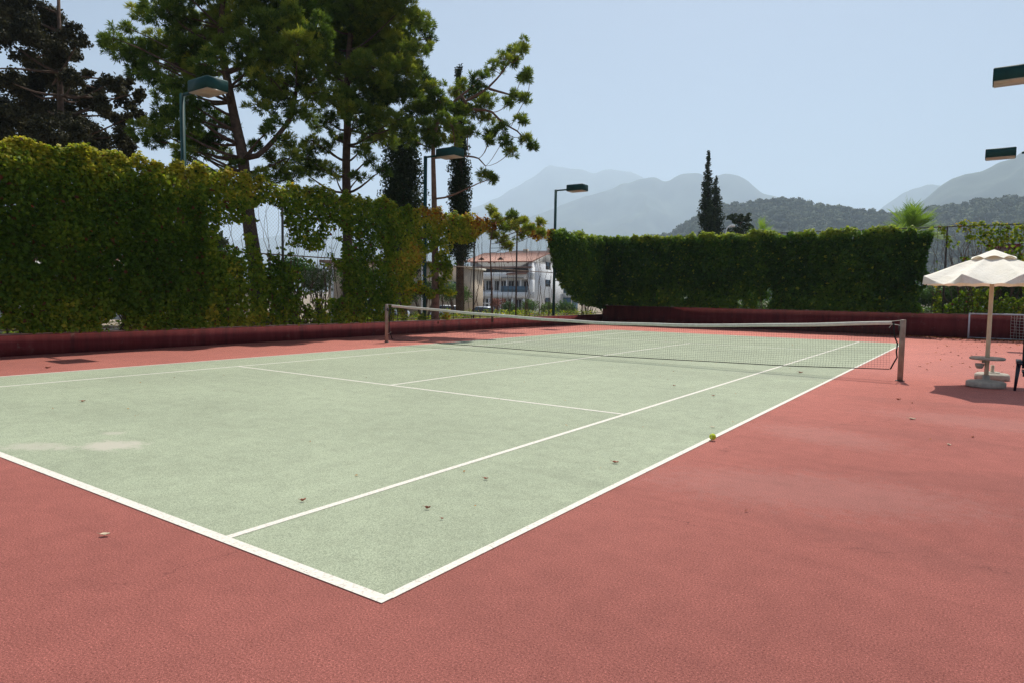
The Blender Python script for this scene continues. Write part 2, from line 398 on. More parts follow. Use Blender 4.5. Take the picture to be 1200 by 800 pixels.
# ------------------------------------------------------------------ chain link fences
def chain(y0, y1, z0, z1, to3, pitch=.075, r=.0016):
    """diagonal wires clipped to the rectangle; thin three-sided bars"""
    segs = []
    H = z1-z0
    for sg in (1, -1):
        s = y0-H if sg == 1 else y0
        while s < (y1 if sg == 1 else y1+H):
            a = max(s, y0) if sg == 1 else min(s, y1); b = min(s+H, y1) if sg == 1 else max(s-H, y0)
            za = z0+abs(a-s); zb = z0+abs(b-s)
            if abs(a-b) > .02: segs.append((a, za, b, zb, sg))
            s += pitch*1.414
    V = []; F = []; k = 0
    for (a, za, b, zb, sg) in segs:
        for (p, q) in ((a, za), (b, zb)):
            for t in range(3):
                an = t*2.094; V.append(to3(p+r*math.cos(an)*.7, q-sg*r*math.cos(an)*.7, sg*r+r*math.sin(an)))
        for t in range(3): F.append([k+t, k+(t+1) % 3, k+3+(t+1) % 3, k+3+t])
        k += 6
    return np.array(V), np.array(F)
FX = WX-.1
fl = empty('chain_link_fence', (FX, 11, .45), 'tall chain link fence on the maroon wall along the left sideline', 'fence')
V, F = chain(-7.6, WY+.1, .50, 4.25, lambda p, q, o: (FX+.03+o, p, q)); np_mesh('wire_mesh', V, F, M['wire'], fl)
post_y = [4.2-2.95*k for k in (3, 2, 1)] + [4.2, 10.05, 12.95, 18.87, 21.8, 27.6]
for y in post_y:
    mb = MB(); mb.tube([(FX, y, .45), (FX, y, 4.30)], .035, 8); mb.build('post', M['steel'], fl, True)
for zz, nm, rr in ((4.27, 'top_rail', .022), (2.44, 'middle_rail', .02), (.52, 'bottom_rail', .015)):
    mb = MB(); mb.tube([(FX-.03, -7.6, zz), (FX-.03, WY+.1, zz)], rr, 6); mb.build(nm, M['rail'], fl, True)
FY = WY+.1
fb = empty('chain_link_fence', (-3, FY, .92), 'tall chain link fence behind the far baseline, bare at its right end', 'fence')
V, F = chain(FX, 8.9, .98, 4.30, lambda p, q, o: (p, FY-.03+o, q)); np_mesh('wire_mesh', V, F, M['wire'], fb)
for x in [FX+2.95*k for k in range(8)]:
    x = x+.35 if x > -1 else x
    mb = MB(); mb.tube([(x, FY, .92), (x, FY, 4.36)], .035, 8); mb.build('post', M['steel'], fb, True)
for zz, nm, rr in ((4.33, 'top_rail', .022), (2.5, 'middle_rail', .02), (1.0, 'bottom_rail', .015)):
    mb = MB(); mb.tube([(FX, FY+.03, zz), (8.9, FY+.03, zz)], rr, 6); mb.build(nm, M['steel'], fb, True)

# ------------------------------------------------------------------ vines on the fences
def vine(name, label, along, a0, a1, n, dens, tone, mat, thick, size, cat='hedge', zmax=4.5, zmin=.45, tmax=1.0, zslope=0.0, axis_='y', stems=0, outward=1.0, cellsz=.42):
    """leaves hung on a fence line; dens(a, z) in 0..1; leaves gather in clumps"""
    root = empty(name, (FX, (a0+a1)/2, .45) if axis_ == 'y' else ((a0+a1)/2, FY, .92), label, cat)
    a = rng.uniform(a0, a1, n*3); z = rng.uniform(zmin, zmax+.25, n*3)
    cl = fbm(np.stack([a/cellsz, z/cellsz], 1), 11, 3)
    d = dens(a, z)
    keep = (cl > 1.0-d*1.02 - .0) | (rng.random(len(a)) < np.clip(d-.55, 0, 1)*1.3)
    keep &= rng.random(len(a)) < .2+.8*d
    ztop = zmax - zslope*(a-a0) + .16*(fbm(np.stack([a*1.1, a*0+3], 1), 5, 4)-.5)*2 + .14*(vnoise(np.stack([a*4.3, a*0], 1), 9)-.5)*2
    keep &= z < ztop + .10*rng.random(len(a))**2
    a, z, cl, d = a[keep][:n], z[keep][:n], cl[keep][:n], d[keep][:n]
    bul = thick*(.2+1.0*fbm(np.stack([a/.8, z/.8], 1), 23, 3)+.7*(fbm(np.stack([a/.45, z/2.4], 1), 29, 3)-.35))
    u = rng.random(len(a)); off = (u*1.6-.6)*bul
    top = np.clip((z-(zmax-.35))/.35, 0, 1); off *= 1-.35*top
    N = np.zeros((len(a), 3)); N[:, 2] = .45+.9*top
    if axis_ == 'y':
        P = np.stack([FX+.02+off*outward, a, z], 1); N[:, 0] = np.sign(off+.02)*.7
    else:
        P = np.stack([a, FY-.02-off*outward, z], 1); N[:, 1] = -np.sign(off+.02)*.7
    N += rng.normal(size=N.shape)*.62
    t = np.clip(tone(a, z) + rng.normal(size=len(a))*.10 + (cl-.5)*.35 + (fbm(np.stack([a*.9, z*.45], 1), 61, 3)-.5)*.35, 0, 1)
    t = np.minimum(t, tmax-.06*rng.random(len(a)))*(rng.random(len(a)) > .02)+.92*(rng.random(len(a)) < .02)
    t = np.clip(t, 0, 1)
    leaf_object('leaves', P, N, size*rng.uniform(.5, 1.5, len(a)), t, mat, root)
    if stems:
        for k in range(stems):
            mb = MB()
            s0 = rng.uniform(a0, a1); zz = zmin; pts = []
            s = s0
            for i in range(14):
                pts.append((s, zz)); zz += rng.uniform(.22, .36)*(zmax/4.4); s += rng.normal()*.09
                if zz > zmax-.05: zz = zmax-.1*rng.random(); s += rng.normal()*.25
            o = rng.normal()*.04
            pp = [(FX+.03+o, p, q) if axis_ == 'y' else (p, FY-.03+o, q) for p, q in pts]
            mb.tube(pp, np.linspace(.013, .003, len(pp)), 5)
            mb.build('stem', M['bark'], root)
    return root
G = lambda a, z, a0, z0, ra, rz: np.exp(-((a-a0)/ra)**2-((z-z0)/rz)**2)
S = lambda x, e0, e1: np.clip((x-e0)/(e1-e0), 0, 1)
def dA(a, z):
    d = .93 - .26*S(2.6-z, 0, .8)*np.clip((fbm(np.stack([a*.9, z*1.4], 1), 79, 3)-.50)*5, 0, 1)
    d -= .22*np.clip((fbm(np.stack([a*1.3, z*1.6], 1), 83, 3)-.58)*9, 0, 1); d -= .10*G(a, z, 3.6, 2.2, .9, .25) + .50*G(a, z, 3.6, 3.2, .25, .3) + .45*G(a, z, 5.3, 1.5, .4, .25) + .15*G(a, z, 5.0, 2.1, 1.0, .3)
    d -= .30*G(a, z, 6.5, 2.9, .35, .25) + .2*G(a, z, 5.6, 1.05, 1.3, .15) + .2*(z < .62)
    return d
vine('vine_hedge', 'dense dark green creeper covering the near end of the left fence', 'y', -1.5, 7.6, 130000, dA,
     lambda a, z: .20+.42*S(z, 3.5, 4.4)+.26*S(1.2-z, -.2, .8)+.10*fbm(np.stack([a*.8, z*.8], 1), 3), M['vine'], .26, .085, zmax=4.38, stems=16, cellsz=.5, tmax=.77)  # tone rises toward the top rail: the sunlit top band put into leaf colour
def dB(a, z):
    d = .64 + .31*S(z, 3.5, 3.9) - .08*S(z, 1.8, 2.4)*S(3.4-z, 0, .5)
    d += .28*S(8.6-a, 0, .9)
    d -= .80*G(a, z, 9.55, 3.25, .42, .62) + .45*G(a, z, 8.35, 2.85, .5, .35) + .62*G(a, z, 11.45, 1.75, .85, .6) + .3*G(a, z, 12.0, 3.1, .5, .4)
    d += .35*G(a, z, 11.0, 4.2, .5, .3) + .25*G(a, z, 12.6, 2.2, .5, 1.2) + .25*G(a, z, 9.9, 1.7, .35, .9)
    return np.clip(d, 0, .97)
vine('climbing_vine', 'loose yellow green creeper with gaps on the left fence between two lamp poles', 'y', 7.4, 14.4, 34000, dB,
     lambda a, z: .36+.24*S(z, 3.5, 4.4)+.24*S(1.2-z, -.2, .6)+.20*(fbm(np.stack([a*.7, z*.7], 1), 31)-.5), M['vine'], .22, .095, cat='vine', zmax=4.42, stems=34, cellsz=.28, tmax=.80)  # top leaves toned lighter and yellower, their toplight put into the colour
def dC(a, z):
    lo = np.interp(a, [14, 15.2, 16.0, 17.3, 18.6, 19.2, 20.2, 22.2, 24.0], [.5, 1.3, 2.5, 3.0, 3.05, 3.5, 3.75, 3.75, 3.4])
    d = .74*S(z, -.25, .25) * np.clip((z-lo)/.4, 0, 1) + 0
    d -= .14*S(a, 19, 20) + .25*S(a, 14.2, 14.8)*(z < 3.3)*0 + .15*S(a, 15.5, 16.5)*(z < 3.4)
    d = np.maximum(d, .50*(1-S(a, 17.0, 18.4))*np.clip((fbm(np.stack([a*1.6, z*.9], 1), 91, 3)-.30)*3, 0, 1)); d += .62*G(a, z, 16.7, 1.45, .8, .14)+.45*G(a, z, 17.2, 2.5, .5, .2)
    return np.clip(d, 0, .9)
vine('climbing_vine', 'orange and yellow autumn creeper hanging from the top rail near the left net post', 'y', 14.1, 24.6, 24000, dC,
     lambda a, z: .50+.20*S(a, 15.5, 21)+.12*S(z, 3.4, 4.3)+.35*(fbm(np.stack([a*1.2, z*1.2], 1), 41)-.5), M['vine'], .20, .105, cat='vine', zmax=4.40, stems=26)
def dD(a, z):
    lo = np.interp(a, [24.3, 24.7, 25.2, 26.0, 27.0, 28, 29.8], [3.5, 2.6, 1.8, 1.3, .9, .65, .5])
    return .98*np.clip((z-lo)/.5, 0, 1)
hd = vine('vine_hedge', 'green creeper hanging ragged over the far end of the left fence by the corner', 'y', 24.3, 29.7, 24000, dD,
     lambda a, z: .46+.42*S(z, 3.9, 4.4), M['vinedark'], .3, .12, zmax=4.42, stems=6)  # lighter upper fringe: light from above put into the tone
def dE(a, z):
    d = .97 - .44*S(2.5-z, 0, 1.3)*S(a, -14, -13)*np.clip((fbm(np.stack([a*.9, z*1.3], 1), 77, 4)-.42)*4, 0, 1) - .35*np.clip((fbm(np.stack([a*.8, z*.8], 1), 78, 3)-.62)*8, 0, 1) 
    d *= np.clip((.25+.55*(fbm(np.stack([z*1.3, z*0], 1), 8, 3)-.5)*1.6-a)/.18, 0, 1)
    return d
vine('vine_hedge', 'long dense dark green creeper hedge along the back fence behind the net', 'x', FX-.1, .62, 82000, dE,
     lambda a, z: .38+.56*S(z+.014*(a+14), 4.05, 4.45)+.22*S(2.2-z, 0, 1), M['vinedark'], .34, .125, zmax=4.42, zmin=.95, zslope=.014, axis_='x', stems=12)  # thin bright fringe along the top is sunlight put into the leaf tone
def dF(a, z):
    d = .40+.22*S(z, 3.9, 4.3)+.2*G(a, z, 2.4, 3.0, .4, 1.4)+.30*S(1.9-z, 0, .8)+.5*S(a, 3.1, 3.6)
    return np.clip(d, 0, .95)
vine('climbing_vine', 'thin patchy creeper on the bare end of the back fence behind the parasol', 'x', .45, 6.0, 9000, dF,
     lambda a, z: .42+.25*S(z, 4.0, 4.4)*rng.random(len(a))+.12*S(a, 3, 4), M['vine'], .2, .12, cat='vine', zmax=4.42, zmin=.95, axis_='x', stems=40)

# ------------------------------------------------------------------ floodlights
def court_light(x, y, sgn, label, z=6.1, arm=.9):
    r = empty('floodlight', (x, y, 0), label, 'court light', 'floodlight poles around the court')
    mb = MB(); mb.box((x, y, z/2+.02), (.09, .09, z+.24)); mb.build('pole', M['greenpole'], r)
    mb = MB(); mb.box((x+sgn*(arm-.27)/2, y, z+.10), (arm-.38, .05, .06)); mb.build('arm', M['greenpole'], r)
    cx = x+sgn*(arm+.23)
    hx, hy, hh = .41, .27, .27
    hb = MB()
    V = []
    for (sx, zz) in ((1, 0), (.995, hh*.9), (.95, hh)):
        for a, b in ((-1, -1), (1, -1), (1, 1), (-1, 1)): V.append([cx+a*hx*sx, y+b*hy*sx, z+zz])
    F = [[0, 3, 2, 1], [8, 9, 10, 11]]
    for k in (0, 4):
        for i in range(4): F.append([k+i, k+(i+1) % 4, k+4+(i+1) % 4, k+4+i])
    hb.add(V, F); h = hb.build('housing', M['greenpole'], r)
    mb = MB(); mb.box((cx, y, z-.012), (hx*1.9, hy*1.88, .02)); mb.build('lens', M['lens'], r)
    return r
court_light(FX, 7.16, 1, 'nearest green floodlight on the left, rising in front of the leaning pine')
court_light(FX, 16.03, 1, 'middle green floodlight on the left, beside the red pine trunk and cypress')
court_light(FX, 24.88, 1, 'farthest green floodlight on the left, standing against the pale mountains')
court_light(3.68, 16.0, -1, 'large cropped floodlight at the top right edge of the sky', arm=.98)
court_light(3.68, 25.35, -1, 'smaller right hand floodlight in front of the far slope', arm=1.15)

# ------------------------------------------------------------------ the net
PL, PR = -11.826, 1.015
tn = empty('tennis_net', (0, NY, 0), 'long sagging black tennis net with white top band across the court', 'net')
zt = lambda x: np.interp(x, [-11.75, -8.5, -6.5, -5.1, -3.3, -1.8, -.4, .88], [1.075, .935, .865, .835, .85, .90, .975, 1.05])
zb = lambda x: np.interp(x, [-11.75, -10, -5, -1, .86], [.10, .09, .07, .13, .20])
xs = np.arange(-11.62, .84, .0475); nz = 20
mb = MB()
def bars(mb, P, r=.0016):
    P = np.asarray(P); m = len(P)
    T = unit(np.gradient(P, axis=0)); U = unit(np.cross(T, np.array([[0, 1, 0]]*m))); W = np.array([[0, 1.0, 0]]*m)
    V = np.concatenate([P+r*(math.cos(t)*U+math.sin(t)*W) for t in (0, 2.094, 4.189)])
    i = np.arange(m-1); F = np.concatenate([np.stack([a*m+i, b*m+i, b*m+i+1, a*m+i+1], 1) for a, b in ((0, 1), (1, 2), (2, 0))])
    mb.add(V, F)
wob = lambda x, k: .012*np.sin(x*2.1+k*.5)
for x in xs:
    k = np.linspace(0, 1, 8); zz = zb(x)+(zt(x)-.03-zb(x))*k
    bars(mb, np.stack([x+.01*np.sin(k*7+x), NY+wob(x, k*5), zz], 1), .0015)
xg = np.linspace(-11.62, .84, 60)
for i in range(nz):
    k = i/nz; bars(mb, np.stack([xg, NY+wob(xg, k*5), zb(xg)+(zt(xg)-.03-zb(xg))*k], 1), .0015)
mb.build('net_mesh', M['cord'], tn)
# white band, folded over, with real thickness
xb = np.linspace(-11.62, .84, 50); hb = .062; V = []
for x in xb:
    zz = zt(x)+.004*math.sin(x*3); yy = NY
    V += [[x, yy-.012, zz-hb], [x, yy-.010, zz-.006], [x, yy, zz+.004], [x, yy+.010, zz-.006], [x, yy+.012, zz-hb]]
F = [[5*i+k, 5*i+5+k, 5*i+6+k, 5*i+1+k] for i in range(len(xb)-1) for k in range(4)] + [[5*i+4, 5*i+9, 5*i+5, 5*i] for i in range(len(xb)-1)]
mb = MB(); mb.add(V, F, ); mb.build('top_band', M['tape'], tn)
mb = MB(); mb.tube(np.stack([xg, NY+wob(xg, 0), zb(xg)], 1), .009, 6); mb.build('bottom_cord', M['cord'], tn)
mb = MB(); mb.tube([(.87, NY, 1.03), (.88, NY, .88), (.90, NY, .77), (.945, NY, .66), (.935, NY, .52), (.95, NY, .42), (.90, NY, .31), (.855, NY, .20)], .014, 6); mb.build('side_cord', M['cord'], tn)
mb = MB(); mb.tube([(-11.64, NY, 1.05), (-11.70, NY, .8), (-11.72, NY, .5), (-11.70, NY, .3), (-11.6, NY, .1)], .013, 6); mb.build('side_cord', M['cord'], tn)
mb = MB()
for a, b in (((.84, 1.05), (1.0, 1.075)), ((.84, 1.0), (1.0, .98)), ((-11.62, 1.075), (-11.8, 1.08)), ((-11.64, .3), (-11.8, .22)), ((.84, .99), (.80, .93))):
    mb = MB(); mb.tube([(a[0], NY, a[1]), (b[0], NY, b[1])], .005, 5); mb.build('tie_rope', M['tape'], tn)
for x, lab, hh in ((PR, 'beige net post on the right red surround', 1.08), (PL, 'pinkish net post by the left wall', 1.08)):
    r = empty('net_post', (x, NY, 0), lab, 'net post', 'net posts')
    mb = MB(); mb.lathe((x, NY, .004), [(0, 0), (.047, 0), (.047, hh-.01), (.040, hh), (0, hh)], 20); mb.build('tube', M['post'], r, False)
    mb = MB(); mb.lathe((x, NY, .002), [(.047, .012), (.075, .010), (.078, .002)], 20); mb.build('ground_sleeve', M['steel'], r)
    sg = -1 if x > 0 else 1
    mb = MB(); mb.box((x+sg*.055, NY, .93), (.03, .05, .09)); mb.tube([(x+sg*.06, NY-.02, .93), (x+sg*.06, NY-.08, .93)], .008, 6); mb.build('winder', M['steel'], r)

# ------------------------------------------------------------------ parasol with its stand
UX, UY, RX, RY = 2.27, 11.75, 1.03, 1.38
um = empty('parasol', (UX, UY, 0), 'open cream canvas parasol at the right edge of the court', 'parasol')
def rim(a, rr=1.0):
    k = (a-math.pi/8) % (math.pi/4)/(math.pi/4)       # 0 at a rib
    chord = math.cos(math.pi/8)/math.cos((k-.5)*math.pi/4)
    return rr*chord*(1-.05*math.sin(k*math.pi)), math.sin(k*math.pi)
nA, nR = 96, 14; V = []
for i in range(nR+1):
    t = .13+.87*i/nR
    for j in range(nA):
        a = 2*math.pi*j/nA; r, s = rim(a)
        zz = 2.235-.385*t**1.05 - .15*s*t**1.8 + .010*math.sin(9*a+5*t)*t + .006*math.sin(21*a+9*t+2*math.sin(5*a))*t*(1-t*.5)
        V.append([UX+RX*r*t*math.cos(a), UY+RY*r*t*math.sin(a), zz])
F = [[i*nA+j, i*nA+(j+1) % nA, (i+1)*nA+(j+1) % nA, (i+1)*nA+j] for i in range(nR) for j in range(nA)]
mb = MB(); mb.add(V, F); cn = mb.build('canopy', M['fabric'], um, True)
edge = V[-nA:]; V2 = list(edge); 
for q in range(1, 5):
    for j, e in enumerate(edge):
        a = 2*math.pi*j/nA; r, s = rim(a); zl = 1.695+.014*abs(math.sin(12*a)); k = q/4
        V2.append([UX+(e[0]-UX)*(1+.012*k), UY+(e[1]-UY)*(1+.012*k), e[2]*(1-k)+zl*k])
F = [[i*nA+j, i*nA+(j+1) % nA, (i+1)*nA+(j+1) % nA, (i+1)*nA+j] for i in range(4) for j in range(nA)]
mb = MB(); mb.add(V2, F); mb.build('valance', M['fabric'], um, True)
V = []
for i in range(7):
    t = .02+.98*i/6
    for j in range(nA):
        a = 2*math.pi*j/nA; r, s = rim(a, .33)
        V.append([UX+RX*r*t*math.cos(a), UY+RY*r*t*math.sin(a), 2.295-.145*t**1.05+.045*(s-.5)*t**3])
F = [[i*nA+j, i*nA+(j+1) % nA, (i+1)*nA+(j+1) % nA, (i+1)*nA+j] for i in range(6) for j in range(nA)]
mb = MB(); mb.add(V, F); mb.build('vent_cap', M['fabric'], um, True)
for k in range(8):
    a = math.pi/8+k*math.pi/4
    p = [(UX+RX*t*math.cos(a), UY+RY*t*math.sin(a), 2.215-.385*t**1.05) for t in (.03, .35, .7, .99)]
    mb = MB(); mb.tube(p, .008, 6)
    mb.tube([(UX+.02*math.cos(a), UY+.02*math.sin(a), 1.78), p[1]], .006, 6); mb.build('rib', M['cream'], um)
mb = MB(); mb.tube([(UX, UY, .1), (UX, UY, 1.0), (UX, UY, 2.26)], .033, 14); mb.build('pole', M['cream'], um, True)
mb = MB(); mb.lathe((UX, UY, .0), [(0, .0), (.27, .0), (.285, .02), (.285, .085), (.26, .10), (.06, .125), (.045, .20), (0, .20)], 32); mb.build('base', M['concrete'], um)
# small round tray table clamped on the pole
tr = empty('tray_table', (UX, UY, .4), 'small round grey tray table fixed round the parasol pole', 'tray table')
mb = MB(); mb.lathe((UX, UY, .46), [(.036, 0), (.24, .0), (.255, .012), (.255, .035), (.235, .045), (.036, .04)], 32); mb.build('table_top', M['concrete'], tr)
mb = MB(); mb.lathe((UX-.10, UY-.05, .31), [(0, .0), (.04, .0), (.065, .05), (.068, .085), (.055, .085), (.045, .03), (0, .02)], 20); mb.build('cup_holder', M['concrete'], tr)
mb = MB(); mb.box((UX-.02, UY, .43), (.11, .05, .05)); mb.build('bracket', M['concrete'], tr)
sb = empty('concrete_weight', (2.36, 13.15, 0), 'spare round concrete parasol weight lying behind the parasol foot', 'weight')
mb = MB(); mb.lathe((2.36, 13.15, 0), [(0, 0), (.26, 0), (.275, .02), (.27, .095), (.24, .12), (.12, .125), (.12, .145), (.05, .145), (.045, .04), (0, .04)], 32); mb.build('slab', M['concrete'], sb)
mb = MB(); mb.lathe((2.36, 13.15, .05), [(.03, 0), (.03, .22), (.024, .22), (.024, 0)], 14); mb.build('socket', M['cream'], sb)

# low plastic armchair, cropped by the frame
ch = empty('armchair', (2.92, 11.75, 0), 'dark navy plastic armchair cut off by the right edge beside the parasol', 'chair')
def taper(mb, p, q, a, b):
    p, q = R3(*p), R3(*q); V = []
    for c, s in ((p, a), (q, b)):
        for x, y in ((-1, -1), (1, -1), (1, 1), (-1, 1)): V.append(c+R3(x*s/2, y*s/2, 0))
    mb.add(V, [[0, 3, 2, 1], [4, 5, 6, 7]]+[[i, (i+1) % 4, 4+(i+1) % 4, 4+i] for i in range(4)])
for (x, y) in ((2.60, 11.5), (3.22, 11.5), (2.62, 12.0), (3.20, 12.0)):
    mb = MB(); s = -1 if x < 2.9 else 1; taper(mb, (x+s*.03, y, 0), (x, y, .43 if y < 11.8 else .40), .035, .06); mb.build('leg', M['navy'], ch)
for s in (-1, 1):
    cx = 2.91+s*.30
    mb = MB(); mb.box((cx, 11.72, .455), (.075, .56, .055)); mb.build('armrest', M['navy'], ch)
mb = MB(); mb.box((2.91, 11.74, .30), (.50, .50, .035)); mb.box((2.91, 11.49, .27), (.50, .03, .06)); mb.build('seat', M['navy'], ch)
mb = MB(); Rb = np.array(Matrix.Rotation(-.16, 3, 'X')); mb.box((2.91, 12.03, .56), (.50, .035, .46), Rb)
for k in range(4): mb.box((2.73+.12*k, 12.005, .56), (.05, .02, .40), Rb)
mb.build('backrest', M['navy'], ch)
ch.location.x += .09

# ------------------------------------------------------------------ small white goal by the back wall
gl = empty('mini_goal', (2.6, 29.2, 0), 'small white goal frame against the back wall behind the parasol', 'goal')
gx0, gx1, gy, gz_ = 1.66, 3.75, 29.15, .95
for x in (gx0, gx1):
    mb = MB(); mb.tube([(x, gy, .0), (x, gy, gz_)], .03, 10); mb.build('goal_post', M['whitepipe'], gl, True)
mb = MB(); mb.tube([(gx0-.03, gy, gz_), (gx1+.03, gy, gz_)], .03, 10); mb.build('crossbar', M['whitepipe'], gl, True)
mb = MB()
for x in (gx0, gx1): mb.tube([(x, gy, gz_), (x, gy+.25, gz_-.05), (x, gy+.42, .03), (x, gy, .03)], .014, 6)
mb.tube([(gx0, gy+.42, .03), (gx1, gy+.42, .03)], .014, 6); mb.build('back_frame', M['whitepipe'], gl)
mb = MB()
for k in range(9):
    x = 2.95+.09*k; mb.tube([(x, gy+.02, gz_-.03), (x+.03*math.sin(k*2), gy+.05, .5), (x+.02, gy+.03, .02)], .004, 4)
for k in range(8): mb.tube([(2.95, gy+.03, .06+.11*k), (3.35, gy+.06, .04+.11*k), (3.72, gy+.03, .06+.11*k)], .004, 4)
mb.build('goal_net', M['tape'], gl)

# ------------------------------------------------------------------ ball, fallen leaves
bp = on_ground(835, 516); br = .0335
tb = empty('tennis_ball', (bp[0], bp[1], .008), 'yellow tennis ball resting beside the right sideline', 'ball')
th = np.linspace(0, math.pi, 17); ph = np.arange(24)*2*math.pi/24
V = [[bp[0]+br*math.sin(t)*math.cos(p), bp[1]+br*math.sin(t)*math.sin(p), .008+br+br*math.cos(t)] for t in th for p in ph]
F = [[i*24+j, (i+1)*24+j, (i+1)*24+(j+1) % 24, i*24+(j+1) % 24] for i in range(16) for j in range(24)]
mb = MB(); mb.add(V, F); mb.build('felt', M['ball'], tb, True)
pts = []
for t in np.linspace(0, 2*math.pi, 61):
    a, b = .44, .0
    x = math.cos(t)+.30*math.cos(3*t); y = math.sin(t)-.30*math.sin(3*t); z = .95*math.sin(2*t)
    v = R3(x, y, z); v /= np.linalg.norm(v); pts.append(R3(bp[0], bp[1], .008+br)+v*br*1.0)
mb = MB(); mb.tube(pts, .0011, 5, False); mb.build('seam', M['ballseam'], tb)

M['dry'] = simple('dry_leaf', (.34, .12, .07), .8, var=.5, scale=40)
M['pale'] = simple('pale_dry_leaf', (.50, .42, .30), .8, var=.2, scale=40)
def dry_leaf(x, y, L, rot, curl, mat, label, z=.008):
    V = []; F = []; nu, nv = 7, 5
    for i in range(nu):
        t = i/(nu-1)*2-1; wd = .5*L*.62*(1-t*t)**.6+.001
        for j in range(nv):
            s = j/(nv-1)*2-1
            V.append([t*L/2, s*wd*math.cos(curl*s), .004+abs(s)**1.5*wd*curl*.9+.28*L*t*t*curl+.05*L*math.sin(5*t+3*s)*curl])
    V = np.array(V); V[:, 2] -= V[:, 2].min()-.001; c, s_ = math.cos(rot), math.sin(rot)
    V = np.stack([V[:, 0]*c-V[:, 1]*s_+x, V[:, 0]*s_+V[:, 1]*c+y, V[:, 2]+z], 1)
    F = [[i*nv+j, (i+1)*nv+j, (i+1)*nv+j+1, i*nv+j+1] for i in range(nu-1) for j in range(nv-1)]
    mb = MB(); mb.add(V, F); mb.tube([V[nv//2], V[nv//2]+R3(-c*L*.3, -s_*L*.3, .004)], .0012, 4)
    o = mb.build('fallen_leaf', mat, None, loc=(x, y, z)); setp(o, label, 'leaf', 'fallen leaves on the court')
    md = o.modifiers.new('s', 'SOLIDIFY'); md.thickness = .0006
    return o
DL = [((355, 588), .042, 1.3, 1.1, 'dry', 'curled brown leaf beside the long singles line'),
      ((501, 597), .040, .6, 1.2, 'dry', 'dark curled leaf on the green between singles line and sideline'),
      ((518, 609), .022, .2, .9, 'dry', 'tiny brown leaf scrap next to the dark curled leaf'),
      ((569, 562), .040, .3, .8, 'dry', 'flat brown leaf just right of the singles line'),
      ((721, 543), .060, .2, .7, 'dry', 'brown leaf near the right sideline, nearer than the ball'),
      ((123, 628), .055, .75, .5, 'pale', 'pale dry leaf on the red surround at lower left'),
      ((835, 501), .05, .2, .4, 'pale', 'small pale leaf behind the tennis ball'),
      ((1053, 468), .07, .4, .8, 'dry', 'dark leaf on the red surround in front of the right net post'),
      ((1069, 472), .04, 1.4, .8, 'dry', 'small dark leaf right of the net post leaf'),
      ((1069, 491), .08, .2, .6, 'pale', 'white leaf on the red surround left of the parasol shadow'),
      ((1112, 521), .05, 2.2, .6, 'pale', 'little pale leaf on the red surround at right'),
      ((1140, 512), .045, 1.2, .8, 'dry', 'small dark leaf below the parasol shadow'),
      ((938, 437), .09, .2, .8, 'dry', 'brown leaf lying under the net band near the sideline'),
      ((790, 452), .05, .4, .6, 'dry', 'tiny dark leaf in the far right service box'),
      ((836, 464), .05, .9, .6, 'dry', 'tiny dark leaf close to the singles line before the net'),
      ((56, 431), .10, .9, .8, 'dry', 'brown leaf on the red strip by the left lamp shadow'),
      ((97, 471), .06, .9, .8, 'dry', 'small dark leaf alone on the far left green')]
for (uv, L, ro, cu, mt, lab) in DL:
    p = on_ground(*uv); dry_leaf(p[0], p[1], L, ro, cu, M[mt], lab, .009 if -CW < p[0] < .03 else .001)
n = 1500; X = rng.uniform(-2.5, 4, n*2); Y = WY-.05-np.abs(rng.exponential(.5, n*2)); 
sc2 = rng.random(n*2) < .045; X[sc2] = rng.uniform(1.0, 4, sc2.sum()); Y[sc2] = rng.uniform(14, 28, sc2.sum())
P = np.stack([X, Y, np.full(n*2, .012)], 1); k = (Y > 12) & (X < 3.95) & (X > -2.4+rng.random(n*2)*3) & ((X > .2)|(Y > 28))
P = P[k]; N = rng.normal(size=P.shape)*.25+R3(0, 0, 1)
setp(leaf_object('leaf_litter', P, N, rng.uniform(.03, .09, len(P)), rng.uniform(.9, 1.2, len(P)).clip(0, 1), M['vine']), 'scattered dry brown leaf litter along the foot of the back wall', 'leaf litter', None, 'stuff')
n = 260; P = np.stack([rng.uniform(-14.2, 3.9, n), rng.uniform(1, 29, n), np.full(n, .014)], 1); 
N = rng.normal(size=P.shape)*.2+R3(0, 0, 1)
setp(leaf_object('court_litter', P, N, rng.uniform(.010, .035, n), rng.uniform(.85, 1, n), M['vine']), 'tiny scraps of leaf and grit scattered over the court', 'litter', None, 'stuff')

